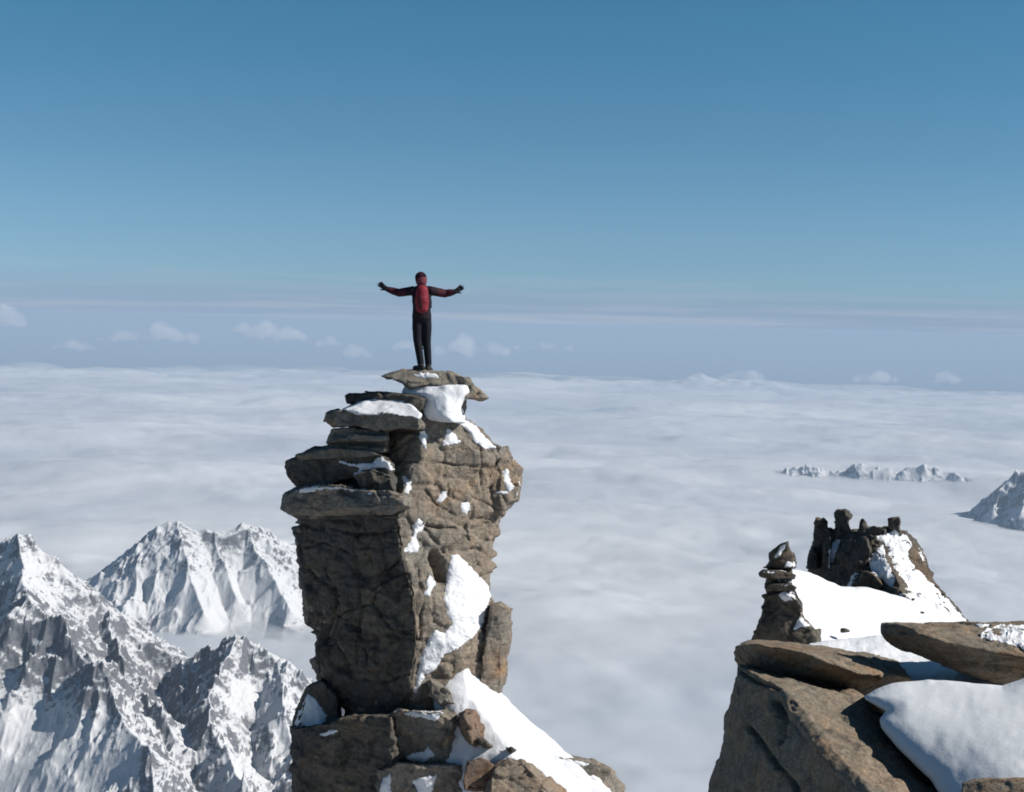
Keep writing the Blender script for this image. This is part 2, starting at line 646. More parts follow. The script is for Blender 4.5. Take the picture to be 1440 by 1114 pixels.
def snow_mat(name, col=(0.86, 0.88, 0.9), u=1.0, bump=0.25):
    m, t, out = nt(name)
    g = N_(t, 'ShaderNodeNewGeometry').outputs['Position']
    v = scaled(t, g, (1 / u, 1 / u, 1 / u))
    n1 = noise(t, v, 3.0, 5, 0.55)
    n2 = noise(t, v, 22.0, 4, 0.6)
    c = mixc(t, ramp(t, n1, [(0.35, 0.0), (0.65, 1.0)]), col, tuple(k * 0.95 for k in col))
    b = N_(t, 'ShaderNodeBsdfPrincipled', inp={'Roughness': 0.75})
    b.inputs['Specular IOR Level'].default_value = 0.2
    t.links.new(c, b.inputs['Base Color'])
    bp = N_(t, 'ShaderNodeBump', inp={'Strength': bump, 'Distance': 0.05 * u})
    t.links.new(mixc(t, 0.3, n1, n2, 'ADD'), bp.inputs['Height'])
    t.links.new(bp.outputs[0], b.inputs['Normal'])
    t.links.new(b.outputs[0], out.inputs['Surface'])
    return m


def plain_mat(name, col, rough=0.8, var=0.25, scale=14.0):
    m, t, out = nt(name)
    g = N_(t, 'ShaderNodeTexCoord').outputs['Object']
    n = noise(t, g, scale, 4, 0.6)
    c = mixc(t, 1.0, col, ramp(t, n, [(0.3, 1 - var), (0.7, 1 + var)]), 'MULTIPLY')
    b = N_(t, 'ShaderNodeBsdfPrincipled', inp={'Roughness': rough, 'Specular IOR Level': 0.12})
    t.links.new(c, b.inputs['Base Color'])
    bp = N_(t, 'ShaderNodeBump', inp={'Strength': 0.4, 'Distance': 0.02})
    t.links.new(n, bp.inputs['Height']); t.links.new(bp.outputs[0], b.inputs['Normal'])
    t.links.new(b.outputs[0], out.inputs['Surface'])
    return m


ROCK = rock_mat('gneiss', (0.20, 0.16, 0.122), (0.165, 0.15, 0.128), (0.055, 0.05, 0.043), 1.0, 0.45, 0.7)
ROCKD = rock_mat('dark_and_shade_gneiss', (0.105, 0.088, 0.068), (0.068, 0.063, 0.056), (0.019, 0.018, 0.016), 1.0, 0.75, 0.7)  # dark rock; also carries the painted shade of the column's left face
ROCKG = rock_mat('grey_gneiss', (0.20, 0.172, 0.134), (0.165, 0.152, 0.132), (0.05, 0.047, 0.04), 0.8, 0.6, 0.7)
ROCKF = rock_mat('lichen_gneiss', (0.215, 0.165, 0.115), (0.17, 0.145, 0.112), (0.06, 0.05, 0.038), 0.32, 0.5, 0.9)
ROCKO = rock_mat('rusty_gneiss', (0.15, 0.10, 0.072), (0.125, 0.10, 0.08), (0.045, 0.034, 0.027), 0.8, 0.4)
SNOW = snow_mat('snow', (0.57, 0.58, 0.60), 1.0, 0.6)
SNOWF = snow_mat('wind_packed_snow', (0.57, 0.583, 0.60), 0.5, 0.2)


def mountain_mat(name, u, thr, rockc=(0.15, 0.155, 0.172), snowc=(0.47, 0.475, 0.485)):
    m, t, out = nt(name)
    geo = N_(t, 'ShaderNodeNewGeometry')
    g = geo.outputs['Position']
    v = scaled(t, g, (1 / u, 1 / u, 1 / u))
    sep = N_(t, 'ShaderNodeSeparateXYZ'); t.links.new(geo.outputs['Normal'], sep.inputs[0])
    n1 = noise(t, v, 1.0, 8, 0.68, 0.4)
    n2 = noise(t, scaled(t, g, (1 / u, 1 / u, 2.2 / u), (0.5, 0.4, 0)), 4.0, 7, 0.72, 0.5)
    att = N_(t, 'ShaderNodeAttribute', attribute_name='snowbias')
    def mth(op, a, b):
        n = N_(t, 'ShaderNodeMath', operation=op)
        for i, q in enumerate((a, b)):
            if hasattr(q, 'links'): t.links.new(q, n.inputs[i])
            else: n.inputs[i].default_value = q
        return n.outputs[0]
    f = mth('ADD', mth('MULTIPLY', sep.outputs['Z'], 0.75), mth('MULTIPLY', n1, 0.75))
    f = mth('ADD', f, mth('MULTIPLY', n2, 0.74))
    f = mth('ADD', f, att.outputs['Fac'])
    fac = ramp(t, mth('SUBTRACT', f, thr), [(0.42, 0.0), (0.56, 1.0)])
    rc = mixc(t, ramp(t, n2, [(0.3, 0.0), (0.7, 1.0)]), rockc, tuple(k * 0.45 for k in rockc))
    c = mixc(t, fac, rc, snowc)
    b = N_(t, 'ShaderNodeBsdfDiffuse')
    t.links.new(c, b.inputs['Color'])
    bp = N_(t, 'ShaderNodeBump', inp={'Strength': 0.45, 'Distance': 0.08 * u})
    t.links.new(mixc(t, 0.6, n1, n2, 'ADD'), bp.inputs['Height']); t.links.new(bp.outputs[0], b.inputs['Normal'])
    t.links.new(b.outputs[0], out.inputs['Surface'])
    return m


# ------------------------------------------------------------------ THE PINNACLE
pin = bpy.data.objects.new('rock_pinnacle', None); COL.objects.link(pin)
pin.location = tuple(map(float, P(570, 1300, 25.5)))
tag(pin, 'tall free-standing brown rock pinnacle with snow patches that the climber stands on', 'rock pinnacle')

VX = 0.028


def sec(L, Cn, R, w=(2.2, 2.4), mid=0.12):
    """plan section: left edge, bulging near corner, right edge, back"""
    (lx, ld), (cx, cd), (rx, rd) = L, Cn, R
    m1 = (lx + (cx - lx) * 0.5, (ld + cd) / 2 - mid)
    m2 = (cx + (rx - cx) * 0.55, (cd + rd) / 2 - mid * 0.6)
    return [L, m1, Cn, m2, R, (rx - 6, rd + w[1]), (lx + 8, ld + w[0])]


col = Solid()
col.loft([
    (541, sec((572, 25.0), (606, 24.9), (650, 25.1), (0.8, 0.8), 0.02)),
    (553, sec((571, 25.0), (606, 24.85), (658, 25.1), (0.9, 0.9), 0.03)),
    (575, sec((572, 25.05), (604, 24.8), (653, 25.15), (1.2, 1.1), 0.04)),
    (592, sec((543, 25.0), (598, 24.65), (660, 25.2), (1.6, 1.5), 0.05)),
    (612, sec((541, 25.0), (594, 24.55), (682, 25.35), (1.8, 1.7), 0.05)),
    (630, sec((541, 25.0), (592, 24.5), (706, 25.45), (2.0, 1.9), 0.06)),
    (650, sec((520, 25.1), (590, 24.45), (718, 25.55), (2.0, 2.0), 0.06)),
    (668, sec((470, 25.3), (578, 24.35), (729, 25.7), (2.1, 2.0), 0.06)),
    (688, sec((425, 25.5), (570, 24.25), (733, 25.7), (2.3, 2.0), 0.07)),
    (704, sec((420, 25.5), (564, 24.15), (724, 25.6), (2.3, 2.0), 0.08)),
    (724, sec((419, 25.5), (561, 24.1), (704, 25.45))),
    (745, sec((418, 25.5), (561, 24.05), (699, 25.4))),
    (780, sec((419, 25.55), (567, 24.05), (693, 25.35))),
    (808, sec((422, 25.55), (578, 24.05), (687, 25.2))),
    (848, sec((426, 25.5), (584, 24.0), (688, 25.05))),
    (878, sec((430, 25.5), (587, 24.0), (688, 24.95))),
    (884, sec((446, 25.4), (587, 24.0), (690, 24.95))),
    (930, sec((443, 25.4), (583, 24.05), (695, 24.9))),
    (965, sec((452, 25.3), (580, 24.1), (700, 24.9))),
    (998, sec((486, 25.1), (580, 24.2), (695, 24.8))),
    (1030, sec((480, 25.0), (580, 24.2), (700, 24.8))),
    (1130, sec((450, 25.2), (580, 24.2), (720, 24.8))),
    (1300, sec((440, 25.2), (580, 24.0), (760, 24.8))),
])
LINES = [([(590, 612), (625, 634), (660, 632), (705, 636)], 1.0, 0.05), ([(640, 690), (668, 700), (700, 716)], 1.1, 0.05), ([(600, 690), (618, 712), (648, 728), (690, 730)], 1.1, 0.06),
         ([(628, 640), (626, 668), (634, 700)], 0.9, 0.04), ([(590, 800), (596, 850), (590, 900)], 1.3, 0.06), ([(430, 800), (462, 826), (470, 868), (505, 890), (520, 940)], 1.6, 0.09),
         ([(560, 790), (530, 812), (522, 850), (548, 885), (582, 892)], 1.5, 0.08), ([(446, 900), (476, 912), (490, 950), (530, 962), (576, 950)], 1.5, 0.08), ([(424, 770), (458, 764), (500, 784)], 1.3, 0.07),
         ([(522, 850), (490, 856), (470, 868)], 1.2, 0.06), ([(500, 753), (512, 778), (530, 812)], 1.2, 0.06),
         ([(418, 738), (455, 742), (500, 753), (535, 748), (560, 742)], 1.6, 0.09),
         ([(602, 738), (622, 743), (640, 742)], 1.4, 0.07),
         ([(640, 655), (675, 657), (712, 664)], 1.0, 0.05),
         ([(676, 622), (676, 645), (679, 690)], 1.0, 0.05),
         ([(654, 738), (656, 752), (664, 770), (671, 792)], 1.3, 0.08),
         ([(603, 652), (622, 650), (640, 655)], 1.2, 0.06),
         ([(556, 718), (557, 745), (563, 775)], 1.0, 0.04),
         ([(600, 742), (612, 760), (625, 775)], 1.6, 0.08),
         ([(612, 782), (620, 795), (624, 812)], 7.0, 0.20),
         ([(688, 735), (680, 740), (660, 743)], 1.0, 0.05),
         ([(520, 830), (552, 812), (566, 806)], 1.2, 0.06),
         ([(455, 800), (470, 840), (460, 900)], 3.0, 0.07),
         ([(500, 790), (506, 850), (498, 930)], 2.5, 0.06)]
column = rock('column', col, VX, ROCK, pin, 1.0, 1.0, 0.25, 3, LINES, key='pin')


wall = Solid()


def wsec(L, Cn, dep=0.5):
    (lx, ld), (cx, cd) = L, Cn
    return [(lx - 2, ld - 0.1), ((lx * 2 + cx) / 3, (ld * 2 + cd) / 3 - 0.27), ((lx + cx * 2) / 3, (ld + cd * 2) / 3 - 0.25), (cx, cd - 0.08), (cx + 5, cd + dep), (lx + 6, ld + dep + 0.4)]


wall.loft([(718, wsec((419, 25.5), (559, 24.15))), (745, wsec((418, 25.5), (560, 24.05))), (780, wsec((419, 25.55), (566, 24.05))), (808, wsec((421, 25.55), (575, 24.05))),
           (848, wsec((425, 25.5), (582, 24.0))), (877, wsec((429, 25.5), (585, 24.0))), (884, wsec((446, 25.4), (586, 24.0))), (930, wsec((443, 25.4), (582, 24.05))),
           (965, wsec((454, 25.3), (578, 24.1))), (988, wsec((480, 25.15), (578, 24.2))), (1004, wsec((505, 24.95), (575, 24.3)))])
rock('painted_shade_wall', wall, VX, ROCKD, pin, 1.1, 1.0, 0.6, 6, LINES, key='pin')  # shell over the column's left face, its shade put into the darker colour


def part(name, polys, mat, seed, amp=0.75, strata=0.8, **kw):
    s = Solid()
    for a in polys:
        s.prism(*a[:3], **(a[3] if len(a) > 3 else {}))
    return rock(name, s, 0.024, mat, pin, amp, kw.get('unit', 0.8), strata, seed, kw.get('lines'), key='pin')


part('summit_slab', [([(534, 529), (552, 523), (570, 519.5), (590, 520), (612, 521), (640, 526), (655, 530), (664, 543), (676, 550), (688, 560),
                       (680, 564), (655, 561), (640, 552), (610, 541), (590, 545), (574, 547), (566, 537), (545, 533)], 24.8, 26.0,
                      dict(kx=0.1, front=0.96))], ROCKG, 11, amp=0.35, strata=0.5)
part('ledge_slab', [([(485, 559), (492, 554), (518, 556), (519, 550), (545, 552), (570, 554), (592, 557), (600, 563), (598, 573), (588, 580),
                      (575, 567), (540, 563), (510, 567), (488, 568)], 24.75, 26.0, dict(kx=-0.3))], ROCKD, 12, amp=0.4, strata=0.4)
part('ledge_slab', [([(456, 587), (462, 579), (480, 577), (505, 576), (535, 576), (560, 582), (592, 588), (600, 597), (594, 606), (560, 602),
                      (540, 608), (517, 604), (498, 600), (470, 601), (458, 592)], 24.45, 26.6, dict(kx=-0.45))], ROCKG, 13, amp=0.5, strata=0.6)
part('layered_block', [([(464, 610), (466, 603), (500, 601), (520, 603), (546, 607), (546, 613), (500, 613)], 24.62, 26.5, dict(kx=-0.4)),
                       ([(458, 622), (462, 613), (500, 612), (548, 612), (548, 620), (500, 622)], 24.5, 26.5, dict(kx=-0.42)),
                       ([(463, 628), (466, 621), (510, 621), (545, 619), (547, 629), (500, 630)], 24.66, 26.5, dict(kx=-0.4)),
                       ([(454, 637), (460, 629), (500, 629), (547, 628), (546, 636), (500, 641), (470, 641)], 24.5, 26.5, dict(kx=-0.45))],
     ROCKG, 14, amp=0.45, strata=0.6, unit=0.5)
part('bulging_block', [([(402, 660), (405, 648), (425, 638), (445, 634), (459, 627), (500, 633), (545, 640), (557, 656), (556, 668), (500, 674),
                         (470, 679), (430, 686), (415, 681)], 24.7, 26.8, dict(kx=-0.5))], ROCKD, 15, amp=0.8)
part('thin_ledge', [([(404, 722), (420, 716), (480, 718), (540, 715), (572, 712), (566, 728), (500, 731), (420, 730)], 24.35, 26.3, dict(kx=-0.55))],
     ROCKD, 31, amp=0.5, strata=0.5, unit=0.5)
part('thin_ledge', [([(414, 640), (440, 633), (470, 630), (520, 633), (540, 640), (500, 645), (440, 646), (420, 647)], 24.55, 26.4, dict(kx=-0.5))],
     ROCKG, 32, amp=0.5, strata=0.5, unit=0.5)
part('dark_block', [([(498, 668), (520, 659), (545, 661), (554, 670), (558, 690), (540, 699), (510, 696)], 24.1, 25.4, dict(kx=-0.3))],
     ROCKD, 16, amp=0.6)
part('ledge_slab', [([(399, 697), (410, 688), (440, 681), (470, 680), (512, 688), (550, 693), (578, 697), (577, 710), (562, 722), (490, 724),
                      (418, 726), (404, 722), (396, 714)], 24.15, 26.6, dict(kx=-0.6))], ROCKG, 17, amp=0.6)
part('upright_slab', [([(690, 850), (705, 846), (719, 856), (717, 890), (711, 940), (705, 976), (690, 985), (672, 975), (676, 925), (684, 880)],
                       24.75, 26.0, dict(kx=0.25))], ROCK, 18, amp=0.35, strata=0.3)
part('shoulder_block', [([(700, 648), (718, 646), (731, 664), (735, 684), (727, 702), (708, 716), (692, 700), (690, 665)], 25.42, 26.8, dict(kx=0.5, front=0.98))],
     ROCK, 19, amp=0.6)
part('base_block', [([(411, 1037), (409, 1022), (440, 1020), (470, 1014), (500, 1003), (555, 1006), (563, 1060), (560, 1150), (412, 1150)], 24.0, 26.8,
                     dict(kx=-0.5))], ROCKD, 20)
part('base_block', [([(434, 964), (452, 955), (475, 975), (480, 1012), (440, 1032), (409, 1026), (420, 990)], 25.0, 27.0, dict(kx=-0.5))],
     ROCKD, 21, amp=0.6)
part('base_block', [([(545, 1006), (560, 997), (600, 1001), (632, 998), (643, 1012), (644, 1078), (600, 1085), (548, 1080)], 23.75, 25.2,
                     dict(kx=-0.1))], ROCKG, 22, amp=0.9)
part('base_block', [([(530, 1080), (560, 1072), (652, 1074), (664, 1150), (520, 1150)], 23.4, 25.2)], ROCKG, 23, amp=0.9)
part('base_boulder', [([(651, 1085), (660, 1070), (680, 1066), (694, 1075), (702, 1095), (690, 1112), (655, 1112)], 23.1, 24.2, dict(kx=0.3))],
     ROCKO, 24, amp=0.6, strata=0.3)
part('base_boulder', [([(690, 1080), (715, 1065), (735, 1071), (763, 1087), (790, 1114), (810, 1150), (680, 1150)], 22.9, 25.0, dict(kx=0.2, ky=-0.7))],
     ROCK, 25, amp=0.7, strata=0.4)
part('base_boulder', [([(763, 1087), (772, 1070), (781, 1061), (800, 1063), (849, 1073), (864, 1088), (877, 1118), (880, 1150), (770, 1150)],
                       23.9, 25.6, dict(kx=0.3, ky=-0.4))], ROCKG, 26, amp=0.6, strata=0.4)
part('embedded_rock_and_shadow', [([(604, 955), (616, 960), (624, 966), (637, 976), (633, 990), (620, 994), (603, 978)], 23.9, 24.9)], ROCKG, 27, amp=0.6)
part('embedded_rock_and_shadow', [([(646, 1006), (652, 999), (664, 998), (671, 1010), (678, 1034), (671, 1052), (660, 1046), (649, 1029)], 23.35, 24.1,
                        dict(kx=0.2))], ROCKO, 28, amp=0.5, strata=0.2)
part('embedded_rock_and_shadow', [([(668, 1038), (680, 1036), (694, 1051), (680, 1053)], 23.3, 23.9)], ROCKD, 29, amp=0.3, strata=0.2)  # dark piece standing in for the small rock's shadow on the snow
part('embedded_rock_and_shadow', [([(712, 1052), (720, 1050), (727, 1056), (718, 1059)], 23.3, 23.8)], ROCKD, 30, amp=0.3, strata=0.2)

# the steep snow apron at the foot of the pinnacle: a solid body of its own
ap = Solid()


def asec(x0, x1, d, back):
    xm = x0 + (x1 - x0) * 0.55
    return [(x0, d + 0.25), (x0 + (xm - x0) * 0.4, d + 0.05), (xm, d), (x1 - 4, d + 0.55), (x1, d + 0.75), (x1 - 12, d + back), (x0, d + back)]


ap.loft([(926, asec(668, 686, 24.75, 0.5)), (945, asec(606, 690, 24.45, 0.9)), (975, asec(602, 706, 24.15, 1.2)), (1000, asec(610, 733, 23.95, 1.5)),
         (1030, asec(618, 766, 23.7, 1.8)), (1061, asec(625, 800, 23.45, 2.1)), (1090, asec(630, 832, 23.3, 2.4)), (1200, asec(640, 950, 22.9, 3.0))])
me = remesh(ap.mesh('snow_apron'), 0.035, 12)
V, N = getV(me), getN(me)
setV(me, V + N * (fbm(V * 0.9, 3, 4) * 0.06 + fbm(V * np.array((4, 4, 1.2)), 3, 9) * 0.02)[:, None])
link('snow_apron', me, SNOW, pin, base_point(me))

sn = Solid()
sn.prism([(481, 576), (508, 566), (530, 557), (552, 556), (575, 564), (594, 583), (590, 590), (548, 583), (505, 583)], 24.45, 25.8, kx=-0.2, ky=-1.6, front=0.97, wob=0.02)
me = remesh(sn.mesh('snow_wedge'), 0.022, 6)
V, N = getV(me), getN(me); setV(me, V + N * (fbm(V * 2.2, 3, 12) * 0.03)[:, None])
link('snow_wedge', me, SNOW, pin, base_point(me))
sn = Solid()


def nsec(xa, xb, d): return [(xa, d + 0.3), (xa + (xb - xa) * 0.3, d + 0.06), ((xa + xb) / 2 + (xb - xa) * 0.1, d), (xb - (xb - xa) * 0.1, d + 0.12), (xb, d + 0.35), (xb, d + 0.9), (xa, d + 0.9)]


sn.loft([(537, nsec(598, 630, 24.9)), (543, nsec(572, 662, 24.72)), (552, nsec(567, 663, 24.62)), (562, nsec(592, 652, 24.55)), (575, nsec(594, 648, 24.48)),
         (587, nsec(599, 650, 24.42)), (594, nsec(612, 655, 24.45))])
me = remesh(sn.mesh('summit_snow'), 0.022, 5)
V, N = getV(me), getN(me); setV(me, V + N * (fbm(V * 2.5, 3, 13) * 0.035)[:, None])
link('summit_snow', me, SNOW, pin, base_point(me))

PB = bvh_of('pin')
PATCHES = [
    ([(578, 527), (590, 524), (602, 523), (617, 530), (618, 533), (600, 534), (584, 531)], 0.04),
    ([(630, 572), (650, 570), (660, 586), (674, 603), (700, 631), (676, 632), (666, 620), (657, 606), (646, 597), (632, 592)], 0.10),
    ([(588, 604), (597, 597), (602, 612), (600, 632), (593, 628), (587, 616)], 0.05),
    ([(628, 601), (634, 602), (643, 614), (651, 624), (636, 626), (621, 630)], 0.05),
    ([(470, 649), (482, 648), (500, 653), (520, 649), (535, 641), (547, 639), (550, 650), (558, 661), (552, 664), (540, 657), (528, 658), (512, 663), (498, 672), (494, 667),
      (506, 660), (485, 655)], 0.06),
    ([(564, 668), (572, 668), (579, 676), (580, 688), (576, 699), (568, 702), (558, 703), (566, 692), (568, 680)], 0.06),
    ([(412, 693), (420, 686), (440, 681), (456, 677), (468, 683), (480, 682), (502, 688), (510, 692), (495, 692), (470, 688), (445, 690), (425, 696)], 0.05),
    ([(612, 706), (622, 691), (630, 690), (629, 700), (620, 708)], 0.04),
    ([(648, 706), (660, 706), (664, 716), (655, 726), (647, 720)], 0.04),
    ([(578, 738), (590, 728), (598, 738), (594, 748), (586, 752), (592, 768), (588, 778), (566, 778), (574, 764), (580, 752)], 0.05),
    ([(706, 662), (714, 660), (718, 672), (723, 688), (716, 694), (709, 684)], 0.05),
    ([(727, 676), (733, 672), (735, 686), (728, 700), (724, 697), (729, 688)], 0.04),
    ([(694, 692), (712, 690), (716, 695), (700, 696)], 0.03),
    ([(598, 815), (603, 806), (612, 810), (614, 822), (604, 839), (593, 837), (600, 826)], 0.05),
    ([(634, 781), (643, 779), (654, 788), (668, 803), (680, 815), (690, 828), (709, 850), (700, 848), (689, 841), (684, 862), (682, 876), (669, 894), (655, 905), (640, 915),
      (626, 920), (618, 935), (608, 946), (598, 950), (586, 978), (581, 972), (586, 944), (592, 918), (600, 900), (612, 884), (625, 890), (634, 878), (629, 866), (622, 846), (626, 815)], 0.10),
    ([(556, 1004), (580, 998), (592, 992), (622, 994), (624, 1004), (612, 1016), (598, 1012), (580, 1008)], 0.06),
    ([(412, 1018), (418, 995), (432, 975), (446, 985), (462, 1005), (455, 1026), (430, 1034), (412, 1030)], 0.07),
    ([(444, 1036), (462, 1026), (478, 1024), (474, 1030), (458, 1036)], 0.03),
    ([(568, 1066), (580, 1058), (594, 1056), (604, 1050), (612, 1062), (598, 1072), (580, 1072)], 0.05),
    ([(585, 1114), (580, 1100), (594, 1092), (616, 1088), (612, 1100), (606, 1120), (580, 1125)], 0.05),
    ([(532, 1120), (538, 1095), (550, 1085), (552, 1120)], 0.05),
    ([(771, 1092), (780, 1076), (795, 1066), (838, 1072), (822, 1078), (800, 1082), (790, 1094), (784, 1104)], 0.05),
    ([(800, 1112), (806, 1094), (822, 1087), (840, 1090), (852, 1104), (870, 1120), (800, 1125)], 0.07),
    ([(500, 690), (512, 686), (530, 694), (520, 698)], 0.03),
]
for k, (poly, th) in enumerate(PATCHES):
    snow_patch(PB, poly, th, pin, SNOW, seed=k + 1, it=30 if th > 0.07 else 16, rag=1.6, spread=0.4 if th < 0.09 else 0.8)

# ------------------------------------------------------------------ FOREGROUND ROCKS (right)
b1 = Solid().hull([(1095, 964, 8.3), (1122, 988, 8.0), (1137, 1019, 7.72), (1152, 1059, 7.38), (1183, 1092, 7.12), (1222, 1116, 6.9), (1300, 1200, 6.2),
                   (1037, 936, 9.0), (1026, 1007, 8.85), (1017, 1056, 8.7), (1001, 1114, 8.6), (975, 1220, 8.4),
                   (1214, 977, 8.75), (1246, 1002, 8.5), (1306, 1095, 7.6), (1330, 1120, 7.35), (1450, 1230, 6.6),
                   (1060, 940, 10.4), (1230, 985, 10.4), (1400, 1150, 9.0), (1000, 1220, 10.5), (1400, 1260, 9.0)])
boulder = rock('foreground_boulder', b1, 0.014, ROCKF, None, 0.55, 0.45, 0.5, 41,
               [([(1037, 942), (1060, 955), (1095, 968)], 3.0, 0.03), ([(1052, 1020), (1080, 1062), (1100, 1085), (1120, 1114)], 3.0, 0.05),
                ([(1090, 985), (1100, 1015), (1096, 1040)], 5.0, 0.05)],
               sdir=(-0.3, 0.5, 1.0), key='fg')
tag(boulder, 'big boulder in the right foreground with lit brown top and dark left side', 'boulder')
b2 = Solid().hull([(1029, 920, 9.35), (1038, 940, 9.55), (1034, 909, 9.25), (1060, 905, 9.0), (1125, 916, 8.72), (1165, 932, 8.62), (1210, 948, 8.7), (1272, 952, 9.0),
                   (1098, 964, 9.15), (1160, 977, 9.1), (1214, 981, 9.15), (1052, 900, 9.8), (1125, 904, 10.0), (1260, 925, 10.4), (1060, 940, 10.4), (1200, 990, 10.2), (1290, 958, 9.8)])
slab0 = rock('ledge_rock', b2, 0.012, ROCKF, None, 0.5, 0.3, 0.6, 43, key='fg')
tag(slab0, 'pointed brown ledge of rock wedged on top of the foreground boulder, half under snow', 'rock')
b3 = Solid().hull([(1237, 876, 9.3), (1240, 892, 9.2), (1252, 907, 9.45), (1262, 879, 9.1), (1336, 906, 8.75), (1440, 924, 8.6), (1620, 945, 8.5), (2150, 1000, 8.3),
                   (1305, 877, 9.8), (1360, 876, 10.2), (1500, 874, 10.5), (2200, 905, 10.2),
                   (1305, 928, 9.35), (1367, 955, 9.2), (1407, 963, 9.15), (1500, 968, 9.1), (1660, 985, 9.1), (2150, 1040, 8.9), (1400, 930, 10.2), (2200, 970, 10.0)])
slab1 = rock('flat_rock_slab', b3, 0.014, ROCKF, None, 0.5, 0.45, 0.8, 45,
             [([(1262, 890), (1310, 912), (1350, 930), (1440, 945)], 3.0, 0.03)], sdir=(0.25, 0.0, 1.0), key='fg')
tag(slab1, 'long flat rock slab with shaded front edge, jutting left above the foreground snow', 'rock slab')
b4 = Solid().hull([(1352, 1100, 6.3), (1362, 1096, 6.4), (1440, 1099, 6.1), (1520, 1090, 6.0), (1440, 1150, 5.8), (1350, 1125, 6.2), (1520, 1160, 5.8), (1400, 1105, 7.0), (1500, 1110, 6.8)])
r4 = rock('small_rock', b4, 0.012, ROCKF, None, 0.5, 0.35, 0.4, 47)
tag(r4, 'brown rock tip poking from the snow at the bottom right corner', 'rock')

bank = relief('snow_bank', [(1212, 981), (1230, 970), (1254, 961), (1306, 955), (1367, 961), (1409, 964), (1440, 953), (1500, 942), (1700, 945), (2250, 960), (2300, 1400), (1420, 1400), (1345, 1160), (1309, 1097),
                            (1290, 1080), (1262, 1051), (1240, 1024), (1237, 1012), (1246, 1000)],
              [(1225, 980, 8.0), (1306, 958, 8.1), (1409, 966, 7.85), (1440, 956, 7.85), (1600, 945, 7.75), (1240, 1015, 7.65), (1262, 1046, 7.4), (1300, 1080, 7.1), (1330, 1110, 6.85),
               (1290, 1000, 7.65), (1340, 1030, 7.3), (1400, 1000, 7.48), (1440, 1040, 7.05), (1400, 1090, 6.75), (1600, 1050, 6.85), (1440, 1130, 6.4), (1600, 1150, 6.1), (1500, 1300, 5.2), (1700, 1300, 5.2), (1900, 960, 7.7), (2240, 970, 7.6), (2240, 1150, 6.3), (1900, 1150, 6.1), (2240, 1390, 5.0), (1600, 1390, 4.8)],
              0.6, SNOWF, None, 2.5, 0.13, 34, 0.03, 130, 2)
tag(bank, 'smooth rounded bank of greyish snow in the right foreground beside the boulder', 'snow bank', kind='structure')
mound = relief('snow_mound', [(1119, 924), (1127, 914), (1140, 905), (1160, 901), (1199, 897), (1245, 893), (1300, 905), (1400, 940), (1420, 972), (1340, 975), (1290, 960), (1268, 955), (1230, 949),
                              (1200, 945), (1165, 936), (1130, 927)],
               [(1125, 920, 9.9), (1160, 905, 10.4), (1200, 900, 10.9), (1245, 896, 11.1), (1300, 925, 10.5), (1165, 932, 9.5), (1200, 925, 9.9), (1230, 944, 9.5), (1290, 955, 9.5), (1400, 960, 9.5), (1350, 940, 9.9)],
               0.5, SNOW, None, 1.5, 0.14, 16, 0.012, 40, 5)
tag(mound, 'pillow of drifted snow between the pointed ledge rock and the flat slab', 'snow drift', kind='structure')
FB = bvh_of('fg')
for k, (poly, th) in enumerate([
        ([(1375, 900), (1384, 884), (1405, 877), (1440, 876), (1520, 880), (1520, 925), (1440, 916), (1415, 906)], 0.3),
        ([(1368, 880), (1382, 876), (1400, 878), (1380, 884)], 0.15)]):
    snow_patch(FB, poly, th, slab1, SNOW, seed=60 + k, it=80, rag=2.5, spread=1.2)


def stone(px, py, d, w, h, mat, seed, name, label, group=None):
    rs = random.Random(seed)
    pts = []
    for _ in range(22):
        a, b = rs.uniform(0, 6.28), rs.uniform(-0.9, 1.2)
        r = rs.uniform(0.75, 1.0)
        pts.append((px + w * r * math.cos(a) * math.cos(b), py - h * r * math.sin(b), d + w * r * math.sin(a) * math.cos(b) * d / FPX))
    o = rock(name, Solid().hull(pts), max(0.008, w * d / FPX / 9), mat, None, 0.5, w * d / FPX * 1.5, 0.3, seed)
    return tag(o, label, 'stone', group)


stone(1352, 880, 9.9, 10, 6, ROCKD, 71, 'loose_stone', 'dark loose stone lying at the back edge of the flat slab')
stone(1373, 903, 9.05, 5, 4, ROCKD, 72, 'loose_stone', 'small dark stone lying mid way along the flat slab')
stone(1426, 912, 8.8, 6, 6, ROCKD, 73, 'loose_stone', 'dark stone on the flat slab nearest the right edge of the picture')

# ------------------------------------------------------------------ RIDGE BEHIND (right)
ridge = bpy.data.objects.new('rock_tower', None); COL.objects.link(ridge)
ridge.location = tuple(map(float, P(1100, 905, 28.5)))
tag(ridge, 'small dark rock tower of stacked slabs at the left end of the snow ridge', 'rock tower')


def rpart(name, parent, polys, mat, seed, vox, key, amp=0.8, unit=0.6, strata=0.8):
    s = Solid()
    for a in polys: s.prism(*a[:3], **(a[3] if len(a) > 3 else {}))
    return rock(name, s, vox, mat, parent, amp, unit, strata, seed, key=key)


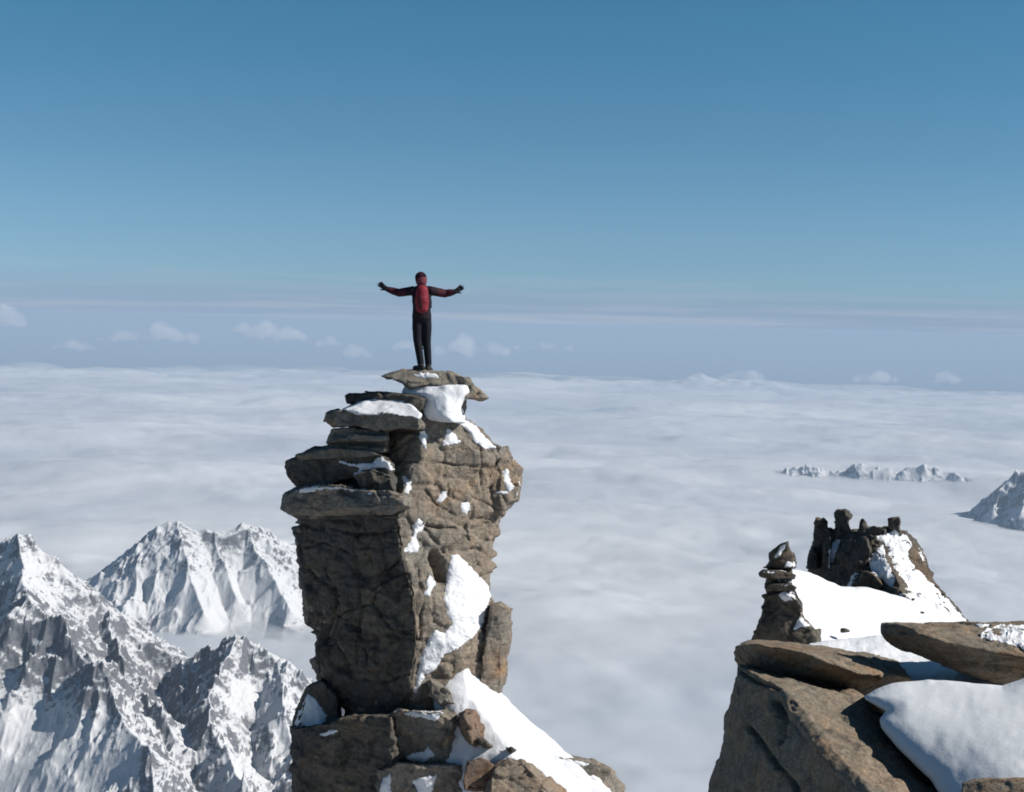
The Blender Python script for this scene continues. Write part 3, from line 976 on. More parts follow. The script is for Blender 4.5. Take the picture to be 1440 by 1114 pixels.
rpart('tower_base', ridge, [([(1057, 900), (1066, 880), (1072, 858), (1078, 836), (1100, 830), (1116, 836), (1128, 850), (1130, 870), (1152, 888), (1155, 910), (1055, 912)],
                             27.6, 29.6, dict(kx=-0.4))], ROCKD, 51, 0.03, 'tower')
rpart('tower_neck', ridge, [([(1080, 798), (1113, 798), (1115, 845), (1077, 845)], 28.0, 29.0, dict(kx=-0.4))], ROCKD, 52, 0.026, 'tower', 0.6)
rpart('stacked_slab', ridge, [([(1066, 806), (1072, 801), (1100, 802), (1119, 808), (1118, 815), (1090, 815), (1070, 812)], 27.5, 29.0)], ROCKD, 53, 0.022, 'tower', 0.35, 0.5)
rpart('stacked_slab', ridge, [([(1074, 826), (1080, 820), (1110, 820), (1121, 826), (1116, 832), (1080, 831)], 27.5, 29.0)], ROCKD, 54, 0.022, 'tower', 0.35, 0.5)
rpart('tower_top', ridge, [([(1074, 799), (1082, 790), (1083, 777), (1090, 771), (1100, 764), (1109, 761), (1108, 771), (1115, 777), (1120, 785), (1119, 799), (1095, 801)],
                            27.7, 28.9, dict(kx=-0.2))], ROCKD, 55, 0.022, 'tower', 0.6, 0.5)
TB = bvh_of('tower')
for k, (poly, th) in enumerate([([(1088, 786), (1095, 770), (1106, 762), (1109, 764), (1100, 776), (1096, 786)], 0.03),
                                ([(1102, 797), (1106, 788), (1119, 792), (1119, 800)], 0.03),
                                ([(1070, 806), (1078, 801), (1120, 802), (1124, 808), (1100, 808), (1088, 808)], 0.05),
                                ([(1088, 820), (1096, 815), (1118, 816), (1122, 824), (1100, 825)], 0.05),
                                ([(1094, 838), (1100, 832), (1124, 832), (1130, 842), (1118, 846), (1102, 846)], 0.05),
                                ([(1128, 860), (1140, 868), (1150, 884), (1130, 882), (1112, 888), (1120, 874)], 0.05)]):
    snow_patch(TB, poly, th, ridge, SNOW, step=1.0, seed=80 + k, it=8, rag=1.2)

peak = bpy.data.objects.new('rock_peak', None); COL.objects.link(peak)
peak.location = tuple(map(float, P(1230, 890, 42)))
tag(peak, 'jagged dark rock summit with four knobs on top and a snowy right flank', 'rock peak')


def psec(L, C, R):
    (lx, ld), (cx, cd), (rx, rd) = L, C, R
    return [L, ((lx + cx) / 2, (ld + cd) / 2 - 0.3), C, ((cx + rx) / 2, (cd + rd) / 2 - 0.2), R, (rx - 10, rd + 4), (lx + 5, ld + 4)]


pk = Solid().loft([(746, psec((1150, 43.6), (1228, 42.6), (1262, 43.0))), (760, psec((1142, 43.8), (1236, 42.0), (1286, 43))), (785, psec((1139, 44), (1246, 41), (1303, 42.6))),
                   (812, psec((1134, 44.2), (1258, 40.2), (1312, 42.2))), (840, psec((1134, 44.2), (1272, 39.2), (1332, 41.6))), (876, psec((1130, 44), (1290, 38.2), (1364, 41))),
                   (930, psec((1120, 44), (1300, 37), (1420, 40.5)))])
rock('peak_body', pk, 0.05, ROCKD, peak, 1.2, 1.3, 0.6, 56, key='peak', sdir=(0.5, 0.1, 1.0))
KN = [[([(1144, 760), (1146, 734), (1150, 730), (1156, 732), (1158, 727), (1163, 733), (1164, 744), (1170, 748), (1168, 760)], 43.2), ([(1146, 736), (1147, 728), (1154, 729), (1153, 738)], 43.4)],
      [([(1168, 760), (1172, 744), (1176, 742), (1174, 722), (1179, 717), (1186, 718), (1192, 716), (1197, 727), (1193, 733), (1195, 744), (1202, 758)], 42.8),
       ([(1173, 728), (1175, 717), (1181, 716), (1182, 728)], 43.0), ([(1186, 726), (1189, 716), (1195, 719), (1198, 727)], 42.7)],
      [([(1203, 756), (1208, 744), (1210, 731), (1214, 729), (1218, 735), (1221, 743), (1230, 739), (1236, 743), (1246, 744), (1248, 758)], 42.4)],
      [([(1247, 752), (1250, 738), (1248, 729), (1254, 727), (1259, 729), (1264, 726), (1267, 734), (1264, 742), (1269, 754)], 42.6)]]
for k, polys in enumerate(KN):
    rpart('summit_knob', peak, [(poly, d, d + 1.5, dict(kx=-0.3, front=0.98, back=0.95)) for poly, d in polys], ROCKD, 57 + k, 0.03, 'peak', 0.8, 0.45, 0.8)
for k, (poly, d) in enumerate([([(1134, 800), (1137, 778), (1142, 768), (1150, 776), (1152, 800)], 43.2), ([(1156, 792), (1160, 760), (1168, 752), (1172, 770), (1170, 796)], 42.7),
                               ([(1196, 800), (1206, 765), (1220, 756), (1226, 775), (1218, 800)], 41.4), ([(1206, 824), (1214, 802), (1230, 806), (1246, 826), (1230, 832)], 40.4)]):
    rpart('rock_rib', peak, [(poly, d, d + 1.4, dict(kx=-0.4))], ROCKD, 157 + k, 0.04, 'peak', 0.8, 0.6, 0.7)
KB = bvh_of('peak')
for k, (poly, th) in enumerate([
        ([(1231, 754), (1246, 750), (1260, 745), (1274, 752), (1284, 760), (1282, 770), (1276, 782), (1286, 796), (1297, 806), (1314, 824), (1342, 853), (1366, 879), (1340, 892), (1290, 890), (1264, 850),
          (1262, 838), (1277, 834), (1271, 820), (1254, 797), (1246, 768)], 0.16),
        ([(1221, 788), (1232, 772), (1242, 766), (1250, 795), (1260, 818), (1254, 828), (1240, 815), (1224, 808)], 0.08),
        ([(1162, 800), (1168, 772), (1178, 752), (1182, 762), (1174, 785), (1168, 800)], 0.06),
        ([(1190, 826), (1200, 808), (1208, 800), (1204, 815), (1198, 828)], 0.05),
        ([(1292, 768), (1297, 772), (1303, 790), (1298, 792), (1292, 780)], 0.05)]):
    snow_patch(KB, poly, th, peak, SNOW, step=1.0, seed=90 + k, it=20, rag=2.2, spread=2.6)

# the rock mass that carries the tower, the saddle and the summit, going down out of the picture
crest = Solid().loft([(892, [(1085, 29.2), (1150, 31.0), (1270, 34.0), (1340, 38.5), (1350, 43), (1110, 43)]),
                      (905, [(1062, 28.4), (1150, 29.3), (1280, 32.5), (1400, 35), (1420, 44), (1080, 44)]),
                      (1000, [(1050, 28.2), (1150, 28.8), (1300, 30.5), (1500, 33), (1520, 44), (1060, 44)]),
                      (1150, [(1040, 28.0), (1150, 28.4), (1300, 29.5), (1600, 31), (1620, 44), (1040, 44)]),
                      (1500, [(1010, 27.5), (1150, 28.0), (1300, 28.6), (1700, 30), (1720, 44), (1000, 44)])])
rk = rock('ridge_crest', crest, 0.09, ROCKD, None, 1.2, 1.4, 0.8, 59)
tag(rk, 'dark flank of rock under the snow saddle and the jagged summit', 'rock ridge', kind='structure')
arete = relief('snow_ridge', [(1104, 812), (1110, 801), (1125, 802), (1140, 806), (1160, 815), (1182, 825), (1220, 826), (1260, 837), (1300, 850), (1342, 868), (1372, 880), (1420, 930), (1250, 940),
                              (1150, 930), (1132, 900), (1124, 870), (1126, 850), (1118, 835)],
               [(1108, 806, 29.0), (1140, 808, 31.5), (1182, 827, 34.5), (1220, 829, 36), (1260, 840, 37), (1300, 856, 37.5), (1360, 882, 38), (1126, 850, 28.6), (1135, 890, 28.0), (1180, 880, 29.5),
                (1230, 890, 31), (1290, 890, 33), (1350, 905, 34), (1200, 930, 27.5), (1400, 930, 34), (1250, 935, 28.5)],
               4.0, SNOW, None, 1.5, 0.5, 8, 0.05, 45, 8)
tag(arete, 'bright white snow saddle between the small rock tower and the jagged rock summit', 'snow ridge', kind='structure')
for k, (x, y, d, w, h, L) in enumerate([(1188, 887, 28.4, 9, 5, 'dark rock chip in the snow saddle just above the pillow of drifted snow'),
                                        (1284, 843, 38.0, 3, 3, 'tiny dark stone in the snow below the jagged summit, upper of the pair'),
                                        (1297, 862, 36.5, 4, 3, 'tiny dark stone in the snow below the jagged summit, lower of the pair'),
                                        (1316, 826, 41.5, 5, 5, 'dark stone on the right skyline of the snowy flank, upper one'),
                                        (1327, 836, 41.0, 5, 4, 'dark stone on the right skyline of the snowy flank, lower one')]):
    stone(x, y, d, w, h, ROCKD, 100 + k, 'loose_stone', L)

# ------------------------------------------------------------------ PERSON
MP = 25.05 / FPX
tz = 521.5
hit = PB.ray_cast(Vector(P(594, 440, 25.0)), -up)
footp = hit[0] if hit[0] is not None else Vector(P(594, 521, 25.0))
person = bpy.data.objects.new('person', None); COL.objects.link(person)
footp = footp - up * 0.03
person.matrix_world = Matrix.Translation(footp) @ CAMROT.to_4x4()
tag(person, 'climber with arms spread wide, dark red sleeves and black trousers, standing on the pinnacle top', 'person')


def L(px, py, y=0.0):
    return ((px - 594) * MP, y, (tz - py) * MP)


BLACK = plain_mat('black_trousers', (0.008, 0.0095, 0.013), 0.85)
JACKET = plain_mat('maroon_jacket', (0.040, 0.009, 0.016), 0.75)
JACKB = plain_mat('black_jacket', (0.014, 0.009, 0.013), 0.8)
REDP = plain_mat('red_pack_cloth', (0.15, 0.017, 0.026), 0.7)
GLOVE = plain_mat('black_glove', (0.01, 0.011, 0.014), 0.7)
SKIN = plain_mat('skin', (0.36, 0.19, 0.135), 0.55, 0.08)
HATM = plain_mat('dark_hat_wool', (0.022, 0.008, 0.015), 0.95)
HATB = plain_mat('pink_hat_band', (0.12, 0.034, 0.045), 0.9)
BOOTM = plain_mat('boot_leather', (0.02, 0.019, 0.02), 0.6)
HAIR = plain_mat('dark_hair', (0.03, 0.02, 0.014), 0.8)


def body(name, solid, vox, mat, it=4, parent=person):
    me = remesh(solid.mesh(name), vox, it)
    shade(me)
    o = bpy.data.objects.new(name, me); COL.objects.link(o)
    me.materials.append(mat)
    o.parent = parent
    return o


shL, shR = L(579.5, 409.5, 0.0), L(606, 409.5, 0.0)
elL, elR = L(560.5, 411.5, 0.14), L(625, 412.5, 0.14)
wrL, wrR = L(543.5, 406.5, 0.10), L(639, 410.5, 0.10)
hpL, hpR = L(587, 444, 0.0), L(599.5, 444, 0.0)
knL, knR = L(587, 478, -0.03), L(600, 480, 0.02)
anL, anR = L(592, 511, -0.06), L(602, 511, 0.05)
neck, head = L(593, 405, 0.0), L(592.3, 393.5, 0.01)

b = Solid()
b.chain([(L(593.2, 443), 0.125), (L(593, 428), 0.12), (L(593, 414), 0.14), (L(593, 408), 0.10), (neck, 0.06), (L(592.6, 398), 0.055)])
b.capsule(L(592.3, 391.5, 0.0), L(592.4, 396, 0.02), 0.088, 0.075)
b.capsule(L(592.3, 396, 0.105), L(592.3, 394.5, 0.085), 0.014, 0.012)       # nose, on the far side of the head
for sx in (-1, 1):
    q = L(592.3, 394.5, 0.0)
    b.capsule((q[0] + sx * 0.084, 0.0, q[2] - 0.015), (q[0] + sx * 0.09, -0.008, q[2] + 0.02), 0.014, 0.017)   # ears
b.chain([(shL, 0.06), (elL, 0.045), (wrL, 0.03)]); b.chain([(shR, 0.06), (elR, 0.045), (wrR, 0.03)])
b.capsule(L(585, 411), L(601, 411), 0.08, 0.08)
b.chain([(hpL, 0.09), (knL, 0.06), (anL, 0.042)]); b.chain([(hpR, 0.09), (knR, 0.06), (anR, 0.042)])
body('body', b, 0.012, SKIN)

j = Solid()
j.chain([(L(593, 444), 0.165), (L(593, 434), 0.15), (L(593, 421), 0.165), (L(593, 412), 0.15)], flat=(1.12, 0.86, 1))
j.capsule(L(583.5, 411.5), L(602, 411.5), 0.085, 0.085)
j.chain([(L(593, 408), 0.11), (L(593, 403), 0.075)])
def lerp3(a, b, k): return tuple(x + (y - x) * k for x, y in zip(a, b))


for s_, e_ in ((shL, elL), (shR, elR)):
    j.chain([(s_, 0.09), (lerp3(s_, e_, 0.35), 0.084)])
body('jacket', j, 0.013, JACKB, 3)
for s_, e_, w_ in ((shL, elL, wrL), (shR, elR, wrR)):
    sl = Solid().chain([(lerp3(s_, e_, 0.38), 0.085), (lerp3(s_, e_, 0.7), 0.084), (e_, 0.076), (lerp3(e_, w_, 0.45), 0.072), (lerp3(e_, w_, 0.8), 0.058)])
    body('sleeve', sl, 0.013, JACKET, 3)

t_ = Solid()
t_.chain([(L(593, 449), 0.13), (L(593, 441), 0.125)], flat=(1.1, 0.85, 1))
for h_, k_, a_ in ((hpL, knL, anL), (hpR, knR, anR)):
    t_.chain([(h_, 0.096), (((h_[0] + k_[0]) / 2, (h_[1] + k_[1]) / 2, (h_[2] + k_[2]) / 2), 0.1), (k_, 0.08), (((a_[0] + k_[0]) / 2, (a_[1] + k_[1]) / 2, (a_[2] + k_[2]) / 2), 0.074), (a_, 0.066)])
body('trousers', t_, 0.013, BLACK, 3)

for an, toe in ((anL, (-0.10, 0.13)), (anR, (0.02, 0.17))):
    s_ = Solid()
    zt = 0.045 if an is anL else 0.02
    base = (an[0], an[1], zt)
    s_.chain([((an[0], an[1], an[2]), 0.062), ((an[0], an[1] - 0.02, zt + 0.02), 0.055)])
    s_.capsule((an[0] - toe[0] * 0.35, an[1] - toe[1] * 0.35, zt), (an[0] + toe[0], an[1] + toe[1], zt - 0.004), 0.055, 0.058, flat=(1, 1, 1))
    body('boot', s_, 0.012, BOOTM, 3)

for wr, el, sx in ((wrL, elL, -1), (wrR, elR, 1)):
    s_ = Solid()
    tip = Vector(L(532.5, 398.5, 0.10) if sx < 0 else L(651, 402.5, 0.10))
    w0 = Vector(wr)
    ax = (tip - w0).normalized()
    sd_ = ax.cross(Vector((0, 1, 0))).normalized()
    if sd_.z < 0: sd_ = -sd_
    s_.capsule(w0 + (Vector(el) - w0).normalized() * 0.08, w0 + ax * 0.01, 0.058, 0.048)
    s_.capsule(w0 + ax * 0.02, w0 + ax * 0.08, 0.036, 0.034)
    s_.capsule(w0 + ax * 0.02 - sd_ * 0.018, w0 + ax * 0.085 - sd_ * 0.022, 0.026, 0.022)
    s_.capsule(w0 + ax * 0.02 + sd_ * 0.018, w0 + ax * 0.085 + sd_ * 0.022, 0.026, 0.022)
    upv = ax.cross(sd_).normalized()
    if upv.y > 0: upv = -upv
    for i, ln in enumerate((0.08, 0.094, 0.088, 0.068)):
        o_ = sd_ * (-0.036 + 0.024 * i)
        p0 = w0 + ax * 0.09 + o_
        p1 = p0 + ax * ln * 0.5 + o_ * 0.12 + upv * 0.003
        p2 = p1 + ax * ln * 0.5 + o_ * 0.12 + upv * 0.012
        s_.chain([(p0, 0.0125), (p1, 0.012), (p2, 0.0105)])
    s_.chain([(w0 + ax * 0.03 - sd_ * 0.03, 0.017), (w0 + ax * 0.06 - sd_ * 0.062, 0.014), (w0 + ax * 0.09 - sd_ * 0.072, 0.0115)])
    body('glove', s_, 0.007, GLOVE, 2)

hat = Solid()
hat.capsule(L(591.8, 391.0, 0.0), L(592.0, 392.2, 0.0), 0.108, 0.113)
body('beanie', hat, 0.012, HATM, 2)
bd = Solid()
bd.chain([(L(592.6, 395.0, -0.008), 0.109), (L(592.6, 396.0, -0.008), 0.106)], flat=(1, 1, 0.42))
body('hat_band', bd, 0.012, HATB, 2)

pack = bpy.data.objects.new('backpack', None); COL.objects.link(pack)
pack.matrix_world = Matrix.Translation(footp) @ CAMROT.to_4x4() @ Matrix.Translation(L(594, 439, -0.2))
tag(pack, 'small red rucksack on the back of the climber', 'backpack')
OFF = Vector(L(594, 439, -0.2))


def pk_(px, py, y):
    return tuple(Vector(L(px, py, y)) - OFF)


s_ = Solid()
s_.chain([(pk_(594.5, 434, -0.2), 0.105), (pk_(594.5, 424, -0.21), 0.115), (pk_(594.5, 413, -0.19), 0.105)], flat=(1.12, 1.0, 1))
# flat on the wearer's side
body('pack_bag', s_, 0.014, REDP, 2, pack)
s_ = Solid(); s_.chain([(pk_(594.5, 410.5, -0.19), 0.095), (pk_(594.5, 408.5, -0.17), 0.09)], flat=(1.15, 1.0, 0.9))
body('pack_lid', s_, 0.014, REDP, 2, pack)
s_ = Solid(); s_.capsule(pk_(592, 421, -0.325), pk_(592.2, 434, -0.312), 0.016, 0.016)
body('pack_strap', s_, 0.008, BLACK, 1, pack)
for sx in (-1, 1):
    s_ = Solid()
    s_.chain([(pk_(594 + sx * 6, 408, -0.10), 0.024), (pk_(594 + sx * 8.5, 404.0, 0.0), 0.024), (pk_(594 + sx * 8.5, 409, 0.14), 0.024), (pk_(594 + sx * 11, 424, 0.15), 0.022), (pk_(594 + sx * 12, 433, -0.02), 0.018)])
    body('shoulder_strap', s_, 0.01, BLACK, 1, pack)

# ------------------------------------------------------------------ MOUNTAINS
def seg_field(xy, pts, slope):
    """height of a roof-like ridge along the polyline pts (x, y, z)"""
    best = np.full(len(xy), -1e9)
    for a, b in zip(pts[:-1], pts[1:]):
        ax, ay, az = a; bx, by, bz = b
        vx, vy = bx - ax, by - ay
        L2 = vx * vx + vy * vy + 1e-9
        t = np.clip(((xy[:, 0] - ax) * vx + (xy[:, 1] - ay) * vy) / L2, 0, 1)
        dist = np.hypot(xy[:, 0] - ax - t * vx, xy[:, 1] - ay - t * vy)
        h = az + t * (bz - az) - slope * dist * (1 - 0.00022 * np.minimum(dist, 1500))
        best = np.maximum(best, h)
    return best


def W(px, py, dist):
    p = P(px, py, 1.0)
    k = dist / math.hypot(p[0], p[1])
    return tuple(p * k)


NEAR = [([(-120, 800, 4700), (-60, 785, 4620), (0, 766, 4550), (24, 747, 4500), (50, 763, 4450), (90, 799, 4400), (130, 838, 4350), (175, 884, 4260), (215, 914, 4200), (260, 924, 4150), (300, 912, 4080),
          (322, 905, 4040), (345, 897, 4000), (365, 905, 3980), (392, 927, 3950), (440, 960, 3900), (540, 1010, 3900)], 0.95),
        ([(24, 747, 4500), (34, 800, 4200), (45, 848, 3900), (68, 860, 3860), (92, 882, 3800), (120, 925, 3680), (150, 965, 3560), (172, 1012, 3440), (205, 1062, 3300), (230, 1150, 3050)], 1.0),
        ([(45, 848, 3900), (15, 868, 3860), (-20, 900, 3820), (-80, 960, 3700)], 1.0),
        ([(150, 860, 4310), (165, 920, 4000), (190, 970, 3800), (235, 1010, 3600), (250, 1040, 3500)], 1.0),
        ([(345, 897, 4000), (318, 935, 3850), (300, 985, 3700), (290, 1020, 3560), (320, 1060, 3400), (350, 1120, 3200)], 1.05),
        ([(392, 927, 3950), (405, 980, 3750), (420, 1040, 3550), (430, 1110, 3300)], 1.0),
        ([(260, 924, 4150), (255, 965, 3950), (262, 1000, 3800)], 1.1)]
FAR = [([(20, 930, 7800), (90, 868, 7600), (138, 829, 7420), (165, 800, 7350), (192, 773, 7300), (215, 750, 7260), (232, 735, 7220), (250, 731, 7200), (264, 737, 7200), (275, 747, 7200), (298, 745, 7200),
         (322, 739, 7230), (347, 737, 7250), (372, 747, 7290), (395, 757, 7340), (420, 764, 7400), (500, 800, 7500)], 0.85),
       ([(250, 731, 7200), (256, 770, 7000), (268, 815, 6780), (285, 860, 6560)], 0.9),
       ([(215, 750, 7260), (196, 795, 7000), (185, 830, 6820), (160, 880, 6600)], 0.9),
       ([(347, 737, 7250), (362, 775, 7040), (385, 815, 6850), (405, 860, 6640)], 0.9),
       ([(298, 745, 7200), (312, 790, 6980), (330, 835, 6780)], 1.0),
       ([(420, 764, 7400), (450, 830, 6900), (470, 880, 6600)], 0.9)]
NEARW = [([W(*p) for p in pts], s) for pts, s in NEAR]
FARW = [([W(*p) for p in pts], s) for pts, s in FAR]


def terr(xy, ridges, floor, na, seed):
    h = np.full(len(xy), -1e9)
    q = np.stack((xy[:, 0] / 210, xy[:, 1] / 210, np.full(len(xy), seed)), 1)
    wx = fbm(q * 0.8, 3, seed) * 55
    wy = fbm(q * 0.8 + 40, 3, seed) * 55
    xw = xy + np.stack((wx, wy), 1) * 0.5
    for pts, s in ridges: h = np.maximum(h, seg_field(xw, pts, s) if s > 2 else seg_field(xy + np.stack((wx, wy), 1) * 0.25, pts, s))
    crest = h.copy()
    n = ridged(q * 1.3, 6, seed + 3, 0.52) - 0.95
    n2 = ridged(q * 5.0, 4, seed + 7, 0.55) - 0.95
    n3 = ridged(q * 15.0, 3, seed + 9, 0.55) - 0.9
    soft = np.clip(0.75 + 0.9 * fbm(q * 0.35 + 5, 2, seed + 21), 0.3, 1.15)
    if seed == 5:
        X_, Y_, _ = proj(np.concatenate((xy, h[:, None]), 1))
        soft = soft * (1 - 0.85 * np.exp(-((X_ - 30) / 100) ** 2 - ((Y_ - 1085) / 75) ** 2)) * (1 - 0.6 * np.exp(-((X_ - 355) / 32) ** 2 - ((Y_ - 985) / 28) ** 2))
    h = h + (n * na * (0.4 + 0.6 * soft) + n2 * na * 0.16 * soft + n3 * na * 0.05 * soft)
    return np.maximum(h, floor + fbm(q, 3, seed) * 20)


def terrain_obj(name, px0, px1, npx, r0_, r1_, nr, ridges, floor, na, seed, mat, bias):
    px = np.linspace(px0, px1, npx)
    rr = np.geomspace(r0_, r1_, nr)
    dirs = P(px, np.full(npx, 455.0), np.ones(npx))[:, :2]
    dirs /= np.linalg.norm(dirs, axis=1)[:, None]
    xy = (rr[:, None, None] * dirs[None]).reshape(-1, 2)
    h = terr(xy, ridges, floor, na, seed)
    V = np.concatenate((xy, h[:, None]), 1)
    i = np.arange(nr * npx).reshape(nr, npx)
    quads = np.stack((i[:-1, :-1], i[:-1, 1:], i[1:, 1:], i[1:, :-1]), -1).reshape(-1, 4)
    me = mesh_np(name, V, quads)
    at = me.attributes.new('snowbias', 'FLOAT', 'POINT')
    X, Y, D = proj(V)
    at.data.foreach_set('value', bias(X, Y, V).astype(np.float32))
    c = V.mean(0)
    return link(name, me, mat, None, (float(c[0]), float(c[1]), float(h.min())))


def bump2(X, Y, cx, cy, rx, ry, a):
    return a * np.exp(-((X - cx) / rx) ** 2 - ((Y - cy) / ry) ** 2)


def bias_near(X, Y, V):
    return (-0.03 + bump2(X, Y, 40, 1080, 100, 70, 0.9) + bump2(X, Y, 350, 985, 35, 25, 0.4) + bump2(X, Y, 20, 800, 60, 40, 0.16) + bump2(X, Y, 330, 1085, 60, 40, 0.25)
            - bump2(X, Y, 120, 920, 110, 60, 0.05) + bump2(X, Y, 400, 1020, 30, 60, 0.1) + bump2(X, Y, 410, 950, 30, 30, 0.15))


def bias_far(X, Y, V):
    return bump2(X, Y, 240, 840, 130, 38, 0.30) + bump2(X, Y, 350, 850, 70, 36, 0.25)


MNEAR = mountain_mat('near_mountain', 75.0, 0.745)
MFAR = mountain_mat('far_mountain', 100.0, 0.745)
DECK = -1500.0
m1 = terrain_obj('mountain', -160, 600, 640, 2500, 5300, 620, NEARW, -1900, 42, 5, MNEAR, bias_near)
tag(m1, 'jagged rocky mountain ridge streaked with snow at the lower left', 'mountain', kind='structure')
m2 = terrain_obj('mountain', -60, 620, 560, 5600, 8600, 420, FARW, -1950, 34, 8, MFAR, bias_far)
tag(m2, 'white snow covered mountain standing behind the lower left ridge', 'mountain', kind='structure')

R1 = [([(1085, 672, 15200), (1104, 660, 15200), (1118, 654, 15200), (1130, 656, 15200), (1146, 653, 15200), (1165, 662, 15200), (1185, 662, 15200), (1200, 656, 15200), (1213, 650, 15200), (1232, 655, 15200),
        (1250, 657, 15200), (1266, 664, 15200), (1276, 654, 15200), (1296, 652, 15200), (1312, 657, 15200), (1335, 660, 15200), (1350, 666, 15100)], 0.95)]
R2 = [([(1418, 676, 12850), (1426, 666, 12800), (1440, 667, 12800), (1452, 661, 12800), (1480, 655, 12800), (1540, 640, 12800), (1640, 660, 12900)], 1.15),
      ([(1418, 676, 12850), (1404, 700, 12500), (1396, 712, 12350)], 1.25), ([(1446, 664, 12800), (1442, 696, 12400), (1436, 716, 12150)], 1.1)]
R1W = [([W(*p) for p in pts], s) for pts, s in R1]
R2W = [([W(*p) for p in pts], s) for pts, s in R2]
MDIST = mountain_mat('distant_mountain', 150.0, 0.64, (0.08, 0.085, 0.1))
MDIST2 = mountain_mat('distant_dark_mountain', 170.0, 0.72, (0.06, 0.08, 0.115))
m3 = terrain_obj('mountain', 1060, 1420, 380, 14300, 16000, 110, R1W, -1900, 50, 12, MDIST, lambda X, Y, V: X * 0)
tag(m3, 'far chain of low snowy peaks poking through the cloud sea at the right', 'mountain', kind='structure')
m4 = terrain_obj('mountain', 1330, 1700, 300, 11400, 13700, 130, R2W, -1900, 50, 14, MDIST2, lambda X, Y, V: X * 0)
tag(m4, 'blue grey mountain rising from the cloud sea at the right edge', 'mountain', kind='structure')

# ------------------------------------------------------------------ SUMMIT FLANK under the rocks (below the picture)
xs, ys = np.linspace(-30, 30, 121), np.linspace(-14, 70, 169)
X, Y = np.meshgrid(xs, ys)
h = -1.75 - 0.44 * np.maximum(Y - 0.5, 0) - 0.10 * np.maximum(Y + 2, 0) * 0.2
h -= 0.03 * np.maximum(np.abs(X - 2) - 3, 0) ** 1.7
h -= 0.5 * np.maximum(Y - 30, 0)
q = np.stack((X.ravel() / 3, Y.ravel() / 3, X.ravel() * 0), 1)
h += (fbm(q, 4, 77).reshape(X.shape) - 0.4) * 0.35 * np.clip(Y / 5, 0.2, 1.5)
# the crest that carries the snow saddle and the summit rocks
i = np.arange(X.size).reshape(X.shape)
quads = np.stack((i[:-1, :-1], i[:-1, 1:], i[1:, 1:], i[1:, :-1]), -1).reshape(-1, 4)
flank = link('summit_terrain', mesh_np('summit_terrain', np.stack((X.ravel(), Y.ravel(), h.ravel()), 1), quads), SNOW)
tag(flank, 'steep snow flank of the summit under the rocks', 'terrain', kind='structure')

# ------------------------------------------------------------------ CLOUD SEA
m, t, out = nt('cloud_top')
geo = N_(t, 'ShaderNodeNewGeometry').outputs['Position']
v = scaled(t, geo, (1 / 2600, 1 / 2600, 1 / 2600))
n1 = noise(t, v, 0.55, 5, 0.55, 0.5)
n2 = noise(t, v, 2.6, 6, 0.6, 0.6)
c = mixc(t, 1.0, ramp(t, n1, [(0.32, (0.345, 0.372, 0.415)), (0.5, (0.425, 0.44, 0.468)), (0.66, (0.52, 0.527, 0.54))]),
         ramp(t, n2, [(0.3, 0.93), (0.7, 1.05)]), 'MULTIPLY')
bs = N_(t, 'ShaderNodeBsdfDiffuse'); t.links.new(c, bs.inputs['Color'])
tr = N_(t, 'ShaderNodeBsdfTransparent')
mx = N_(t, 'ShaderNodeMixShader')
at = N_(t, 'ShaderNodeAttribute', attribute_name='cover')
t.links.new(at.outputs['Fac'], mx.inputs[0]); t.links.new(tr.outputs[0], mx.inputs[1]); t.links.new(bs.outputs[0], mx.inputs[2])
t.links.new(mx.outputs[0], out.inputs['Surface'])
CLOUDM = m

azf = np.radians(np.arange(-27, 27, 0.055))
azc = np.radians(np.arange(27, 333, 3.0))
az = np.concatenate((azf, azc))
rad = np.concatenate((np.geomspace(1800, 36000, 400), np.linspace(36200, 44500, 110)))
A, R = np.meshgrid(az, rad)
X, Y = R * np.sin(A), R * np.cos(A)
p3 = np.stack((X.ravel(), Y.ravel(), np.zeros(X.size)), 1)
st = p3 * np.array((1 / 3800, 1 / 2200, 0))
z = fbm(st, 4, 301, 0.5) * 60 + np.clip(fbm(p3 / 1300, 4, 305, 0.5), -0.3, 2) * 46 + fbm(p3 * np.array((1, 1.5, 0)) / 480, 4, 308, 0.5) * 9
far = np.clip((R.ravel() - 30000) / 9000, 0, 1)
z += far * (np.abs(fbm(p3 / 1900, 4, 311, 0.5)) * 90 - 20)
# rim of the cloud sea, rounded off
rim = 39800 + 2200 * fbm(np.stack((np.sin(A.ravel()) * 14, np.cos(A.ravel()) * 14, A.ravel() * 0), 1), 3, 315) * 0.6
e = np.clip((R.ravel() - rim) / 3600, 0, 1)
z = DECK + z - e * e * 1500
# bright tower bank on the rim
towers = np.exp(-((A.ravel() - math.radians(8.4)) / 0.032) ** 2 - ((R.ravel() - 37500) / 1300) ** 2)
z += towers * (230 + 160 * fbm(p3 / 800, 3, 320))
xy = p3[:, :2]
near_m = np.maximum(terr(xy, NEARW, -1900, 42, 5), terr(xy, FARW, -1950, 34, 8))
far_m = np.maximum(terr(xy, R1W, -1900, 50, 12), terr(xy, R2W, -1900, 50, 14))
far_m = np.where((R.ravel() > 11000) & (R.ravel() < 16500) & (A.ravel() > 0.1) & (A.ravel() < 0.5), far_m, -3000)
near_m = np.where((R.ravel() < 9000) & (A.ravel() > -0.5) & (A.ravel() < 0.1), near_m, -3000)
depth = np.minimum(z - near_m, (z - far_m) * 1.5)
dens = np.clip((depth - 5) / 150, 0, 1)
wis = 0.5 + 0.5 * fbm(p3 / 240, 4, 330)
dens = np.clip(dens * (0.55 + 0.9 * wis) * 1.15, 0, 1) ** 0.8
dens = np.where(depth > 260, 1.0, dens)
